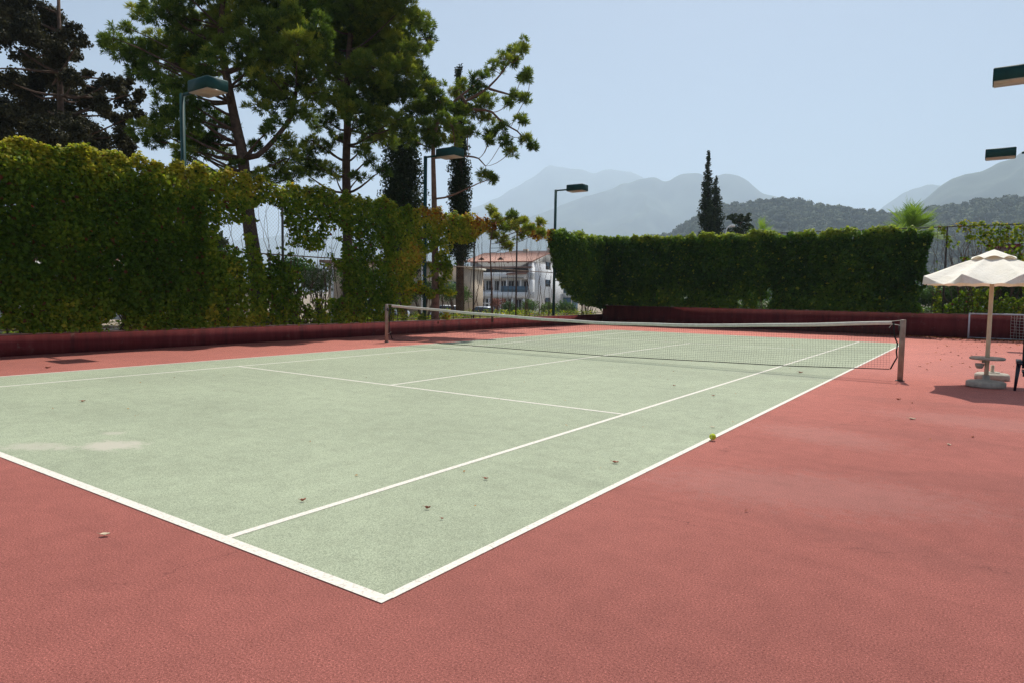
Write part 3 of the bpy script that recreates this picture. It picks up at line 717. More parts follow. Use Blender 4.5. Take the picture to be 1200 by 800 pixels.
# ------------------------------------------------------------------ trees
def limb(p, q, sag=.12, n=6):
    p, q = R3(*p), R3(*q); L = np.linalg.norm(q-p); j = rng.normal(size=3)*L*.05
    return [p+(q-p)*t + R3(0, 0, -sag*L*math.sin(math.pi*t)*(1-t)) + j*math.sin(math.pi*t) for t in np.linspace(0, 1, n)]
def pine(label, D, trunk, clumps, mat='bark', base_z=.3, r0=.28, depth=1.6, forks=(), scale=1.08, needles=20, group=None, tone=0.05, tufts=320):
    tp = [at(u, v, D+dd) for (u, v, dd) in trunk]
    foot = R3(tp[0][0], tp[0][1], base_z)
    if tp[0][2] > base_z+.05: tp = [foot]+tp
    root = empty('pine_tree', tuple(foot), label, 'tree', group)
    wood = MB(); T = np.array(tp)
    # resample trunk smoothly
    s = np.concatenate([[0], np.cumsum(np.linalg.norm(np.diff(T, axis=0), axis=1))]); tt = np.linspace(0, s[-1], 26)
    T = np.stack([np.interp(tt, s, T[:, k]) for k in range(3)], 1)
    for _ in range(2): T[1:-1] = (T[:-2]+T[1:-1]*2+T[2:])/4
    rad = r0*(1-.80*(tt/s[-1])**1.1); wood.tube(T, rad, 10)
    nodes_ = [(T[i], rad[i]) for i in range(5, 26)]
    for fk in forks:
        fp = np.array([at(u, v, D+dd) for (u, v, dd) in fk]); st = T[np.argmin(np.linalg.norm(T-fp[0], axis=1))]
        fp = np.concatenate([[st], fp]); q = np.linspace(0, 1, 12); ss = np.concatenate([[0], np.cumsum(np.linalg.norm(np.diff(fp, axis=0), axis=1))]); ss /= ss[-1]
        fp = np.stack([np.interp(q, ss, fp[:, k]) for k in range(3)], 1); rr = np.linspace(r0*.40, r0*.12, 12)
        wood.tube(fp, rr, 8); nodes_ += [(fp[i], rr[i]) for i in range(3, 12)]
    NP = np.array([a for a, b in nodes_]); P = []; Dn = []; tn_ = []
    for (u, v, r) in clumps:
        dd = rng.uniform(-1, 1)*depth; c = at(u, v, D+dd); R = r*scale*(D+dd)/CAM_F*1.02
        ctone = rng.uniform(-.18, .26); dist = np.linalg.norm(NP-c, axis=1) + np.maximum(NP[:, 2]-c[2]+.3*np.linalg.norm((NP-c)[:, :2], axis=1), 0)*1.6
        i = int(np.argmin(dist)); br_ = limb(NP[i], c, .10)
        wood.tube(br_, np.linspace(min(nodes_[i][1]*.4, .052), .014, len(br_)), 6)
        # sub clumps
        ns = max(5, int(13*R)); dirs = unit(rng.normal(size=(ns, 3))*R3(1, 1, .75)); subs = [(c, R*.52)]
        for d in dirs: subs.append((c+d*R*rng.uniform(.5, 1.0), R*rng.uniform(.26, .46)))
        for (sc, sr) in subs:
            if sc is not c: wood.tube(limb(c+(sc-c)*.05, sc, .05, 4), [.014, .011, .008, .005], 4)
            nt_ = max(5, int(tufts*sr*sr))
            d, b = rnd_ball(nt_, .35); b[:, 2] *= .78; d = d+R3(0, 0, .45); d += .5*unit(sc-NP[i][None])[0] if sc is not c else 0
            P.append(sc+b*sr); Dn.append(d); tn_.append(np.full(nt_, ctone+rng.uniform(-.12, .12))+.28*np.clip(b[:, 2]+.1, -.3, 1))  # upper tufts toned lighter: sunlit tops of the puffs put into colour
    wood.build('trunk', M[mat], root, True)
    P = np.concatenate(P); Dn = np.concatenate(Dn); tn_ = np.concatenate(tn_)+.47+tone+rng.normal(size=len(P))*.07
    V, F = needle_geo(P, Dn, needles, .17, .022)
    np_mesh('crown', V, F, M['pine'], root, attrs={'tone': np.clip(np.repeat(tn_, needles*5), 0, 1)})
    return root
PG = 'pines standing behind the left fence'
pine('leaning pine with a forked trunk behind the hedge, left of the straight pine', 21.5,
     [(304, 372, 0), (303, 330, 0), (292, 265, 0), (287, 215, 0), (286, 185, 0), (277, 150, .2), (270, 115, .3), (264, 80, .3), (256, 45, .2), (262, 0, 0), (265, -60, 0)],
     [(133, 45, 13), (140, 60, 17), (160, 66, 19), (178, 62, 16), (152, 34, 8), (172, 18, 15), (195, 12, 20), (218, 22, 22), (196, 45, 20), (205, 75, 20), (222, 60, 20), (240, 30, 28), (262, 22, 26),
      (212, 100, 18), (190, 100, 12), (235, 90, 18), (205, 125, 18), (188, 135, 15), (172, 148, 16), (225, 135, 16), (240, 160, 20), (235, 182, 18), (212, 178, 12), (256, 138, 15), (190, 165, 8),
      (285, 50, 24), (300, 20, 28), (312, 62, 22), (330, 35, 28), (345, 10, 28), (290, 95, 18), (318, 92, 20), (335, 72, 22), (352, 55, 24), (350, 95, 22), (330, 118, 18), (305, 125, 13), (348, 132, 18), (322, 148, 15),
      (250, -20, 30), (160, 85, 14), (178, 84, 14), (240, 75, 18), (256, 70, 16), (300, 80, 16), (325, 55, 20), (368, 40, 20), (370, 92, 16), (178, 165, 15), (200, 150, 16), (222, 160, 18), (236, 202, 14), (215, 118, 16), (268, 150, 10), (335, 165, 14), (340, 185, 13), (322, 210, 12), (345, 208, 11), (262, 178, 10), (240, 215, 14), (300, -25, 34), (200, -20, 24), (350, -20, 30), (280, -60, 34), (365, 110, 15), (300, 172, 8), (322, 190, 12), (305, 205, 12), (283, 195, 10), (258, 205, 10)],
     r0=.25, forks=([(305, 182, 0), (325, 160, .4), (342, 138, .6), (350, 90, .8), (345, 40, 1)], [(280, 80, .3), (300, 55, .5), (330, 30, .6)]), group=PG, depth=1.5)
pine('tall straight pine with a dark vertical trunk, the middle one of the pines', 25.5,
     [(408, 376, 0), (407, 250, 0), (405, 190, 0), (408, 140, 0), (406, 90, 0), (411, 40, 0), (415, -30, 0), (415, -90, 0)],
     [(385, 15, 26), (415, 10, 30), (445, 22, 30), (475, 8, 24), (492, 28, 18), (505, 45, 10), (500, 60, 8), (425, 45, 30), (458, 50, 28), (480, 55, 16), (400, 55, 24), (378, 45, 22), (380, 80, 20), (405, 88, 20),
      (435, 80, 26), (466, 82, 24), (485, 78, 14), (420, 112, 24), (450, 112, 24), (478, 108, 18), (395, 118, 18), (375, 112, 14), (415, 140, 18), (440, 140, 20), (465, 140, 18), (488, 130, 14), (388, 145, 13),
      (455, 160, 14), (430, 160, 11), (360, 185, 16), (372, 200, 14), (352, 200, 12), (384, 175, 8), (365, 165, 10), (396, 165, 8), (424, 175, 8), (375, 60, 20), (445, 105, 18), (405, 125, 14), (372, 148, 12), (430, 188, 11), (447, 200, 10), (392, 203, 11), (422, 208, 9), (400, -30, 34), (450, -25, 32), (420, -70, 34), (480, -30, 22), (365, 12, 20)],
     r0=.21, group=PG, depth=1.6, tone=.10)
pine('smaller pine with a reddish trunk and open branches reaching right over the sky', 25.0,
     [(510, 376, 0), (510, 300, 0), (509, 245, 0), (508, 200, 0), (507, 165, 0), (512, 140, 0), (528, 122, 0), (545, 108, 0), (560, 98, 0)],
     [(495, 150, 16), (515, 150, 16), (530, 148, 14), (498, 128, 15), (520, 125, 16), (508, 105, 12), (500, 95, 7), (540, 128, 14), (538, 105, 11), (558, 112, 12), (560, 92, 12), (575, 82, 10), (590, 70, 8), (600, 58, 8), (612, 56, 9), (605, 72, 6), (620, 88, 8),
      (612, 92, 6), (617, 115, 8), (605, 112, 6), (598, 122, 7), (572, 120, 10), (556, 132, 12), (575, 140, 9), (588, 152, 8), (590, 165, 8), (575, 158, 8), (610, 140, 8), (600, 178, 6), (617, 165, 6), (624, 172, 5), (573, 165, 4), (548, 155, 9), (535, 165, 8), (568, 205, 6), (575, 210, 4),
      (485, 165, 10), (505, 168, 8)],
     mat='barkred', r0=.155, group=PG, depth=.9, forks=([(545, 120, 0), (570, 105, 0), (585, 90, .1), (600, 68, .1)], [(550, 128, 0), (575, 130, 0), (590, 145, 0), (608, 155, 0), (618, 168, 0)], [(575, 105, 0), (600, 112, 0), (616, 112, 0)], [(545, 183, 0), (560, 185, 0), (569, 195, 0)]), tone=.05, tufts=420)
pine('low pine sapling whose tips show just above the orange creeper', 27.0,
     [(577, 372, 0), (576, 330, 0), (574, 290, 0), (578, 265, 0), (584, 252, 0)],
     [(577, 248, 7), (584, 256, 6), (598, 252, 7), (603, 262, 8), (590, 265, 9), (613, 258, 5), (634, 262, 6), (622, 268, 7), (610, 272, 9), (632, 274, 6), (577, 275, 9), (590, 282, 8), (594, 288, 5)],
     r0=.045, group=PG, depth=.7, tufts=170, tone=.22, scale=.85)

def leafy(name, label, root_p, clumps, D, mat, size, dens, flat=.8, depth=1.5, trunk_r=.2, shell=.3, cat='tree', group=None, tone=0, top=None, loose=.55, bark='bark', updir=.3, csc=1.0):
    root = empty(name, tuple(root_p), label, cat, group); wood = MB(); P = []; N = []; T = []
    cs = []
    for (u, v, r) in clumps:
        dd = rng.uniform(-1, 1)*depth; cs.append((at(u, v, D+dd), r*csc*(D+dd)/CAM_F))
    cen = np.mean([c for c, r in cs], 0); hi = max(c[2] for c, r in cs)
    tr_ = [R3(root_p[0], root_p[1], root_p[2]-.1)] + [R3(*(root_p[:2]+(cen[:2]-root_p[:2])*t), root_p[2]+(hi-root_p[2])*t) for t in (.25, .5, .75, .95)]
    wood.tube(tr_, np.linspace(trunk_r, trunk_r*.2, 5), 9)
    q = np.linspace(0, 4, 17); TT = np.stack([np.interp(q, range(5), np.array(tr_)[:, k]) for k in range(3)], 1)
    for c, R in cs:
        d0 = np.linalg.norm(TT-c, axis=1)+np.maximum(TT[:, 2]-c[2]+.2, 0); i = int(np.argmin(d0))
        wood.tube(limb(TT[i], c, .06), np.linspace(.06, .012, 6)*max(.4, min(1, trunk_r/.2)), 5)
        ns = 9
        for k in range(ns+1):
            sc = c if k == 0 else c+unit(rng.normal(size=(1, 3)))[0]*R*rng.uniform(.4, .8); sr = R*(.55 if k == 0 else rng.uniform(.28, .48))
            n = max(6, int(dens*sr*sr)); d, b = rnd_ball(n, shell); b = b*R3(1, 1, flat)
            P.append(sc+b*sr*(1+.25*rng.normal(size=(n, 1))*loose)); N.append(d*.6+R3(0, 0, updir)+rng.normal(size=(n, 3))*.6); T.append(np.full(n, .5+tone+rng.uniform(-.2, .2))+rng.normal(size=n)*.12)
    wood.build('trunk', M[bark], root, True)
    P = np.concatenate(P); N = np.concatenate(N); T = np.clip(np.concatenate(T), 0, 1)
    leaf_object('crown', P, N, size*rng.uniform(.6, 1.3, len(P)), T, mat, root, aspect=.6)
    return root
f = at(70, 200, 27)
leafy('conifer_tree', 'huge dark brownish conifer rising behind the hedge at the far left', (f[0], f[1], .2),
      [(10, 10, 26), (40, 8, 24), (5, 45, 22), (35, 45, 26), (58, 30, 20), (80, 36, 13), (92, 50, 11), (88, 66, 9), (68, 60, 20), (45, 78, 24), (8, 95, 18), (30, 105, 24), (65, 95, 24), (85, 92, 14), (102, 86, 7),
       (100, 118, 16), (75, 125, 24), (40, 135, 28), (8, 140, 26), (10, 170, 26), (50, 165, 26), (90, 150, 22), (118, 105, 11), (132, 96, 12), (148, 98, 10), (162, 110, 10), (145, 118, 12), (122, 128, 16), (140, 140, 14), (160, 135, 9), (115, 160, 20), (140, 168, 16), (75, 185, 26), (20, 200, 30), (110, 190, 24), (155, 160, 8), (30, -25, 30), (5, -60, 30), (-30, 20, 30), (-40, 90, 34), (-30, 160, 34), (152, 180, 9)],
      27, M['conifer'], .13, 2300, depth=2.6, csc=1.2, trunk_r=.22, shell=.2, loose=.8)
def column(name, label, u, prof, D, base_z, mat='cypress', dens=1000, size=.13, cat='tree', holes=0.0, group=None, tone=0, trunk_r=.16, lean=0):
    """columnar tree: prof = [(v, half width px)...] from top to bottom"""
    cs = []
    vs = [p[0] for p in prof]; P = []; N = []; T = []
    c0 = at(u, vs[-1], D); root = empty(name, (c0[0], c0[1], base_z), label, cat, group)
    scale = D/CAM_F; v = vs[0]
    while v < vs[-1]:
        hw = np.interp(v, vs, [p[1] for p in prof]); 
        k = max(1, int(round(hw/4)))
        for _ in range(k*2):
            a = rng.uniform(0, 2*math.pi); rr = hw*scale*rng.uniform(.1, .75); uu = u+lean*(v-vs[-1])
            c = at(uu, v, D); c = c+R3(math.cos(a)*rr, math.sin(a)*rr, rng.normal()*.1); sr = max(.12, hw*scale*rng.uniform(.28, .45))
            if rng.random() < holes: continue
            n = int(dens*sr*sr)+8; d, b = rnd_ball(n, .2); b = b*R3(1, 1, 1.9)
            P.append(c+b*sr); N.append(d+rng.normal(size=(n, 3))*.5); T.append(np.full(n, .45+tone+rng.uniform(-.25, .25))+rng.normal(size=n)*.12)
        v += max(2.0, hw*.42)
    P = np.concatenate(P); N = np.concatenate(N); T = np.clip(np.concatenate(T), 0, 1)
    k = P[:, 2] > base_z+.2; P, N, T = P[k], N[k], T[k]
    tp = at(u+lean*(vs[0]-vs[-1]), vs[0]+4, D); mb = MB(); mb.tube([(c0[0], c0[1], base_z-.1), tuple((c0+tp)/2), tuple(tp)], [trunk_r, trunk_r*.6, .02], 8); mb.build('trunk', M['bark'], root, True)
    leaf_object('crown', P, N, size*rng.uniform(.6, 1.3, len(P)), T, M[mat], root, aspect=.45)
    return root
column('cypress_tree', 'narrow dark cypress behind the red trunk, its tip above the second floodlight', 540, [(82, 4), (100, 7), (140, 11), (180, 16), (220, 18), (260, 20), (290, 20), (306, 12)], 30, .1, lean=.01, trunk_r=.2)
column('cypress_tree', 'broad ragged cypress with sky showing through, behind the two right pines', 472, [(150, 15), (175, 26), (215, 32), (250, 34), (300, 30), (330, 14)], 31, .0, holes=.12, dens=700, size=.15, trunk_r=.24, tone=.1)
column('cypress_tree', 'tall pointed cypress standing alone above the back hedge', 827, [(180, 2), (200, 5.5), (225, 9), (250, 11.5), (275, 14), (320, 15), (350, 8)], 62, -.9, size=.22, dens=560, lean=-.02, trunk_r=.2, group='pair of cypresses beyond the back hedge')
column('cypress_tree', 'shorter cypress touching the tall pointed one on its right', 839, [(210, 2.5), (225, 7), (250, 9.5), (275, 11), (320, 12), (350, 7)], 64, -.9, size=.22, dens=560, trunk_r=.18, group='pair of cypresses beyond the back hedge')
f = at(865, 300, 60)
leafy('round_tree', 'small dark round tree to the right of the cypress pair', (f[0], f[1], -.9), [(858, 256, 7), (866, 258, 9), (875, 256, 7), (860, 270, 9), (872, 270, 10), (864, 285, 12), (878, 264, 5)], 60, M['cypress'], .22, 420, depth=.6, trunk_r=.2, tone=.15)
column('cypress_tree', 'tiny distant cypress tip in the gap between conifer and leaning pine', 148, [(152, 1.5), (165, 4), (200, 6), (260, 6)], 45, -.3, size=.16, dens=240)

for (lab, u, v, r, D) in (('dark olive tree behind the near end of the left hedge', -15, 275, 46, 33), ('dark olive tree glimpsed through the left hedge', 75, 285, 42, 34), ('dark olive tree behind the first lamp pole', 165, 285, 40, 35), ('dark olive tree between the first lamp pole and leaning pine', 232, 290, 26, 36)):
    f = at(u, v, D); g = gheight(f[0], f[1])
    leafy('olive_tree', lab, (f[0], f[1], g), [(u+rng.uniform(-1, 1)*r, v+rng.uniform(-.55, .8)*r, r*rng.uniform(.35, .5)) for _ in range(12)], D, M['cypress'], .2, 420, depth=1.2, trunk_r=.18, tone=.15, group='olive trees behind the left hedge')
def palm(label, u, v0, D, r, n, base_z, group=None, droop=.55):
    c = at(u, v0, D); root = empty('palm_tree', (c[0], c[1], base_z), label, 'palm', group); R = r*D/CAM_F
    mb = MB(); mb.tube([(c[0], c[1], base_z-.1), (c[0]+.05, c[1], (c[2]+base_z)/2), tuple(c)], [.22, .18, .16], 10); mb.build('trunk', M['bark'], root, True)
    V = []; F = []; T = []; k = 0
    for i in range(n):
        a = rng.uniform(0, 2*math.pi); el = rng.uniform(.15, 1.5); L = R*rng.uniform(.75, 1.1); tone = rng.uniform(.1, 1)
        d = R3(math.cos(a)*math.cos(el), math.sin(a)*math.cos(el), math.sin(el)); side = R3(-math.sin(a), math.cos(a), 0)
        pts = [c+d*L*t+R3(0, 0, -droop*L*t*t*math.cos(el)*.8) for t in np.linspace(0, 1, 12)]
        for j in range(3, 12):
            for s in (-1, 1):
                b = pts[j]; lf = unit((side*s*.75+d*1.1+R3(0, 0, -.10+rng.normal()*.12))[None])[0]*L*.42*(1-.5*abs(j/11-.55))
                wv = d*L*.018
                V += [b-wv, b+wv, b+lf*.6+wv*.8, b+lf, b+lf*.6-wv*.8]; F.append([k, k+1, k+2, k+3, k+4]); T += [tone]*5; k += 5
        for j in range(11):
            p, q = pts[j], pts[j+1]; wv = side*.012*R
            V += [p-wv, p+wv, q+wv, q-wv, (p+q)/2-wv]; F.append([k, k+1, k+2, k+3, k+4]); T += [tone]*5; k += 5
    np_mesh('frond', np.array(V), np.array(F), M['palmleaf'], root, attrs={'tone': T}); return root
palm('bright green fan palm rising over the right part of the back hedge', 1066, 275, 44, 37, 80, .1, 'palms beyond the back hedge')
palm('low palm crown peeping over the hedge right of the small round tree', 893, 276, 50, 19, 30, -.1, 'palms beyond the back hedge')

# ------------------------------------------------------------------ shrubs behind the fences
def shrub(label, u, v, r, D, mat, size, dens, base_z, name='shrub', flat=1.0, group='shrubs behind the left fence', tone=0.0, narrow=.45):
    c = at(u, v, D); R = r*D/CAM_F; root = empty(name, (c[0], c[1], base_z), label, 'shrub', group); P = []; N = []; T = []
    for k in range(14):
        mb = MB()
        s = R3(c[0], c[1], base_z-.1); d = unit((rng.normal(size=3)*R3(1, 1, .35)+R3(0, 0, .9))[None])[0]; e = c+d*R*rng.uniform(.4, .75)
        mb.tube([s, (s+e)/2+rng.normal(size=3)*.05, e], [.03, .02, .006], 5); mb.build('stem', M['bark'], root)
        sr = R*rng.uniform(.35, .5); n = int(dens*sr*sr)+10; dd, b = rnd_ball(n, .15); P.append(e+b*sr*R3(1, 1, flat)); N.append(dd+rng.normal(size=(n, 3))*.5); T.append(np.full(n, .42+tone+rng.uniform(-.12, .12))+rng.normal(size=n)*.12)
    P = np.concatenate(P); N = np.concatenate(N); T = np.clip(np.concatenate(T), 0, 1); k = P[:, 2] > base_z; P, N, T = P[k], N[k], T[k]
    leaf_object('foliage', P, N, size*rng.uniform(.6, 1.3, len(P)), T, mat, root, aspect=narrow); return root
gz2 = lambda u, v, D: gheight(*at(u, v, D)[:2])
for (lab, u, v, r, D, mt, sz, dn, tn2) in [
    ('bright green rounded shrub behind the fence left of the straight pine trunk', 377, 338, 29, 21.5, 'shrub', .08, 900, .38),
    ('grey green feathery shrub beside the foot of the leaning pine', 325, 345, 26, 21, 'shrub', .07, 700, -.15),
    ('low dark shrub at the foot of the leaning pine trunk', 275, 350, 26, 20, 'vinedark', .08, 800, .25),
    ('dark shrub behind the dense creeper near the first lamp pole', 235, 335, 30, 21, 'vinedark', .09, 700, .1),
    ('yellowish shrub in front of the tan building', 535, 350, 22, 33, 'shrub', .10, 500, .2),
    ('dull green reed clump between the two cypress trunks', 497, 348, 22, 30, 'shrub', .10, 500, -.2),
    ('dark shrub low behind the left net post', 450, 362, 18, 27, 'vinedark', .10, 500, .1),
    ('white flowering oleander at the left end of the hotel hedge', 598, 366, 12, 55, 'shrub', .16, 260, -.15),
    ('white flowering oleander in the middle of the hotel hedge', 620, 364, 13, 52, 'shrub', .16, 260, .2),
    ('white flowering oleander in front of the hotel side wall', 642, 366, 13, 50, 'shrub', .16, 260, .22),
    ('dense oleander under the ragged edge of the creeper', 663, 366, 13, 48, 'shrub', .16, 260, .2),
    ('taller yellow green bush near the corner of the maroon walls', 690, 350, 20, 42, 'shrub', .15, 300, .15),
    ('bushy shrub behind the corner of the maroon walls', 712, 345, 24, 44, 'shrub', .15, 300, .1),
    ]:
    shrub(lab, u, v, r*1.08, D, M[mt], sz, dn*2.2, gz2(u, v, D), tone=tn2)
for (lab, u, v, r, D, tn2) in [
    ('dark bush row low behind the near end of the left hedge', -20, 345, 42, 22, .0), ('second dark bush from the left frame edge behind the hedge', 45, 350, 40, 22, .05),
    ('third dark bush from the left frame edge behind the hedge', 100, 352, 36, 22.5, .0), ('fourth dark bush from the left frame edge behind the hedge', 150, 355, 34, 22.5, .1), ('fifth dark bush from the left behind the hedge', 195, 345, 36, 23, .0),
    ('tall dark bush in the gap left of the leaning pine', 262, 318, 30, 25, -.1), ('dark bush between leaning pine and round bright shrub', 345, 325, 30, 26, -.05), ('dark bush right behind the straight pine trunk', 418, 335, 30, 27, -.05), ('dark bush beside the cypress trunks', 470, 350, 22, 32, -.05)]:
    shrub(lab, u, v, r, D, M['vinedark'], .12, 620, gz2(u, v, D), tone=tn2, narrow=.6)
shrub('red flowering oleander below the hotel balconies', 583, 358, 11, 56, M['oleander'], .16, 300, gz2(583, 358, 56))
for (lab, x, y, R, zz) in [('broad sunlit bush behind the left half of the back hedge', -11.5, 32, 1.3, 1.6), ('light green bush behind the middle of the back hedge', -7.6, 32.5, 1.3, 1.5), ('tall bush behind the right half of the back hedge', -3.4, 32.2, 1.2, 1.5),
                       ('bush showing below the parasol canopy', 1.6, 32.5, 1.1, 1.6), ('yellow green bush at the right edge behind the goal', 3.4, 31.5, 1.1, 1.9), ('small bush behind the wall right of the hedge end', .2, 32.8, 1.0, 1.4)]:
    o = empty('shrub', (x, y, .7), lab, 'shrub', 'bushes beyond the back wall'); P = []; N = []; T = []
    for k in range(14):
        mb = MB()
        d = unit((rng.normal(size=3)*R3(1.2, .8, .5)+R3(0, 0, .4))[None])[0]; e = R3(x, y, zz)+d*R*rng.uniform(.4, .9); mb.tube([(x, y, .6), e], [.03, .008], 5); mb.build('stem', M['bark'], o)
        n = 420; dd, b = rnd_ball(n, .1); P.append(e+b*R*.42); N.append(dd+rng.normal(size=(n, 3))*.5); T.append(np.full(n, rng.uniform(.35, .6))+rng.normal(size=n)*.1)
    P = np.concatenate(P); k = P[:, 2] > .75; leaf_object('foliage', P[k], np.concatenate(N)[k], .11*rng.uniform(.6, 1.3, k.sum()), np.clip(np.concatenate(T)[k], 0, 1), M['shrub'], o, aspect=.6)
n = 26000; X = rng.uniform(-14, 7, n); Y = WY+.25+rng.exponential(1.1, n); P = np.stack([X, Y, .76+rng.random(n)**2*(.25+.55*fbm(np.stack([X*.7, Y*.7], 1), 4))], 1)
setp(leaf_object('ground_cover', P, rng.normal(size=P.shape)*.6+R3(0, 0, .8), rng.uniform(.06, .13, n), np.clip(.45+rng.normal(size=n)*.15, 0, 1), M['shrub']), 'low leafy ground cover on the bank behind the back wall', 'ground cover', None, 'stuff')
n = 26000; Y = rng.uniform(-5, 30, n); X = FX-.3-rng.exponential(1.6, n); P = np.stack([X, Y, .28+rng.random(n)**2*(.1+.5*fbm(np.stack([X*.7, Y*.7], 1), 6))], 1); k = fbm(P*R3(.5, .5, 0), 14) > .45; P = P[k]
setp(leaf_object('ground_cover', P, rng.normal(size=P.shape)*.6+R3(0, 0, .8), rng.uniform(.06, .12, len(P)), np.clip(.5+rng.normal(size=len(P))*.16, 0, 1), M['vine']), 'yellow green weeds on the sandy strip behind the left fence', 'ground cover', None, 'stuff')
# thin bare dry shrubs beyond the right end of the fence
for (lab, x, y) in (('grey twiggy bare shrub behind the right end of the back fence', 1.6, 31.5), ('second twiggy bare shrub above the parasol behind the fence', 2.7, 31.8)):
    o = empty('bare_shrub', (x, y, .7), lab, 'shrub'); mb = MB()
    for k in range(60):
        a = R3(x+rng.normal()*.15, y, .7); e = a+R3(rng.normal()*.7, rng.normal()*.4, rng.uniform(1.8, 3.6)); m_ = (a+e)/2+rng.normal(size=3)*.15
        mb.tube([a, m_, e, e+rng.normal(size=3)*.3], [.02, .012, .006, .003], 4)
    mb.build('twig', simple('grey_twig', (.16, .14, .12), .9), o)

# ------------------------------------------------------------------ the hotel and the houses beyond
FWD = np.array([math.sin(YAW-.0), math.cos(YAW), 0])
def house_frame(u, v, D, phi):
    """origin at the near corner; X along the facade to the left, Y along the side wall going back"""
    o = at(u, v, D); az = math.atan2(ray(u, v)[0], ray(u, v)[1]); f = R3(math.sin(az), math.cos(az), 0); r = R3(math.cos(az), -math.sin(az), 0)
    Xd = -r*math.cos(phi)+f*math.sin(phi); Yd = f*math.cos(phi)+r*math.sin(phi); return o, Xd, Yd
class HB:
    def __init__(s, o, X, Y, root): s.o, s.X, s.Y, s.root = o, X, Y, root
    def pt(s, x, y, z): return R3(s.o[0], s.o[1], 0)+s.X*x+s.Y*y+R3(0, 0, z)
    def box(s, mb, x0, x1, y0, y1, z0, z1):
        V = [s.pt(x, y, z) for x in (x0, x1) for y in (y0, y1) for z in (z0, z1)]
        mb.add(V, [[0, 1, 3, 2], [4, 6, 7, 5], [0, 4, 5, 1], [2, 3, 7, 6], [0, 2, 6, 4], [1, 5, 7, 3]]); return mb
    def part(s, name, mat, boxes, parent=None):
        mb = MB()
        for b in boxes: s.box(mb, *b)
        return mb.build(name, M[mat], parent or s.root)
    def poly(s, name, mat, pts, th, parent=None):   # slab from 4 corner points, thickened along z
        V = [s.pt(*p) for p in pts]+[s.pt(p[0], p[1], p[2]-th) for p in pts]; n = len(pts)
        mb = MB(); mb.add(V, [[i, (i+1) % n, n+(i+1) % n, n+i] for i in range(n)] + ([[0, 1, 2, 3], [7, 6, 5, 4]] if n == 4 else []), [[0, 1, 2], [5, 4, 3]] if n == 3 else [])
        return mb.build(name, M[mat], parent or s.root)
D_H = 104.0; PXM = D_H/CAM_F
o, X, Y = house_frame(622, 345, D_H, math.radians(22))
zb_ = -2.4; zv = lambda v: 1.43+(345.2-v)*PXM      # height of a picture row at the hotel
rh = empty('hotel', (o[0], o[1], zb_), 'white three storey hotel with red tiled roof seen through the open fence', 'building')
H = HB(o, X, Y, rh); Lf = 11.2; Ls = 15.0
z_e, z_r = zv(306), zv(293)
H.part('wall', 'whitewall', [(0, Lf, 1.5, Ls, zb_, z_e)])
H.part('facade_slab', 'whitewall', [(0, Lf, 0, 1.5, zv(350), zv(343)), (0, Lf, 0, 1.5, zv(328), zv(320)), (0, Lf, 0, 1.5, zb_, zv(370)), (0, .5, 0, 1.5, zb_, z_e)])
# arcade columns below, balcony columns above
for k in range(6):
    x = 1.2+k*(Lf-1.4)/5; H.part('column', 'whitewall', [(x-.16, x+.16, .1, .45, zv(370), zv(350))])
for k in range(5):
    x = 1.8+k*(Lf-2.0)/4; H.part('column', 'whitewall', [(x-.12, x+.12, .1, .4, zv(343), zv(328))])
for a_, b_ in ((.6, Lf*.45), (Lf*.78, Lf)): H.part('balcony_railing', 'blue', [(a_, b_, .02, .08, zv(343), zv(336))])
for k in range(8):
    x = .9+k*1.3
    for (v0, v1) in ((367, 352), (341, 330)):
        w_ = H.part('window', 'dark', [(x, x+.85, 1.44, 1.52, zv(v0), zv(v1))])
        H.part('frame', 'whitewall', [(x+.39, x+.46, 1.40, 1.44, zv(v0), zv(v1))], w_)
for k in range(14): 
    pass
H.part('pergola', 'dark', [(1.2+k*.32, 1.28+k*.32, -.5, 1.2, zv(327), zv(326)) for k in range(12)])
H.part('terrace_shade', 'dark', [(.2, Lf, .4, 1.7, zv(320), zv(314.5))])  # solid dark box, the shade inside the terrace opening painted on
H.part('terrace_beam', 'tilebrown', [(0, Lf+.2, -.2, .6, zv(314.5), zv(312.8))])
H.poly('small_roof', 'tile', [(.6, -.5, zv(321)), (4.0, -.5, zv(322)), (4.0, .8, zv(318)), (.6, .8, zv(317))], .12)
# main roof: slope over the facade, gable at the side
H.poly('roof', 'tile', [(-.3, -.4, z_e-.1), (Lf+.3, -.4, z_e-.1), (Lf+.3, 7.2, z_r), (-.3, 7.2, z_r)], .18)
H.poly('roof', 'tilebrown', [(-.3, 7.2, z_r), (Lf+.3, 7.2, z_r), (Lf+.3, Ls+.3, z_e), (-.3, Ls+.3, z_e)], .18)
H.poly('gable', 'whitewall', [(.0, .05, z_e-.12), (.0, Ls, z_e-.12), (.0, 7.2, z_r-.2)], 0.0)
mbg = MB(); mbg.add([H.pt(*p) for p in [(0, .02, z_e-.3), (0, Ls, z_e-.3), (0, 7.2, z_r-.2), (.3, .02, z_e-.3), (.3, Ls, z_e-.3), (.3, 7.2, z_r-.2)]], [[0, 1, 4, 3], [1, 2, 5, 4], [2, 0, 3, 5]], [[0, 2, 1], [3, 4, 5]])
mbg.build('gable_end', M['whitewall'], rh)
for k, x in enumerate((5.6, 8.9)):
    d = H.part('dormer', 'dark', [(x-.75, x+.75, 1.2, 3.5, z_e, zv(304))])
    H.poly('dormer_roof', 'tile', [(x, .9, zv(301)), (x-1.25, .9, zv(308)), (x-1.25, 5, zv(305)), (x, 5, zv(300))], .1, d)
    H.poly('dormer_roof', 'tile', [(x, .9, zv(301)), (x+1.25, .9, zv(308)), (x+1.25, 5, zv(305)), (x, 5, zv(300))], .1, d)
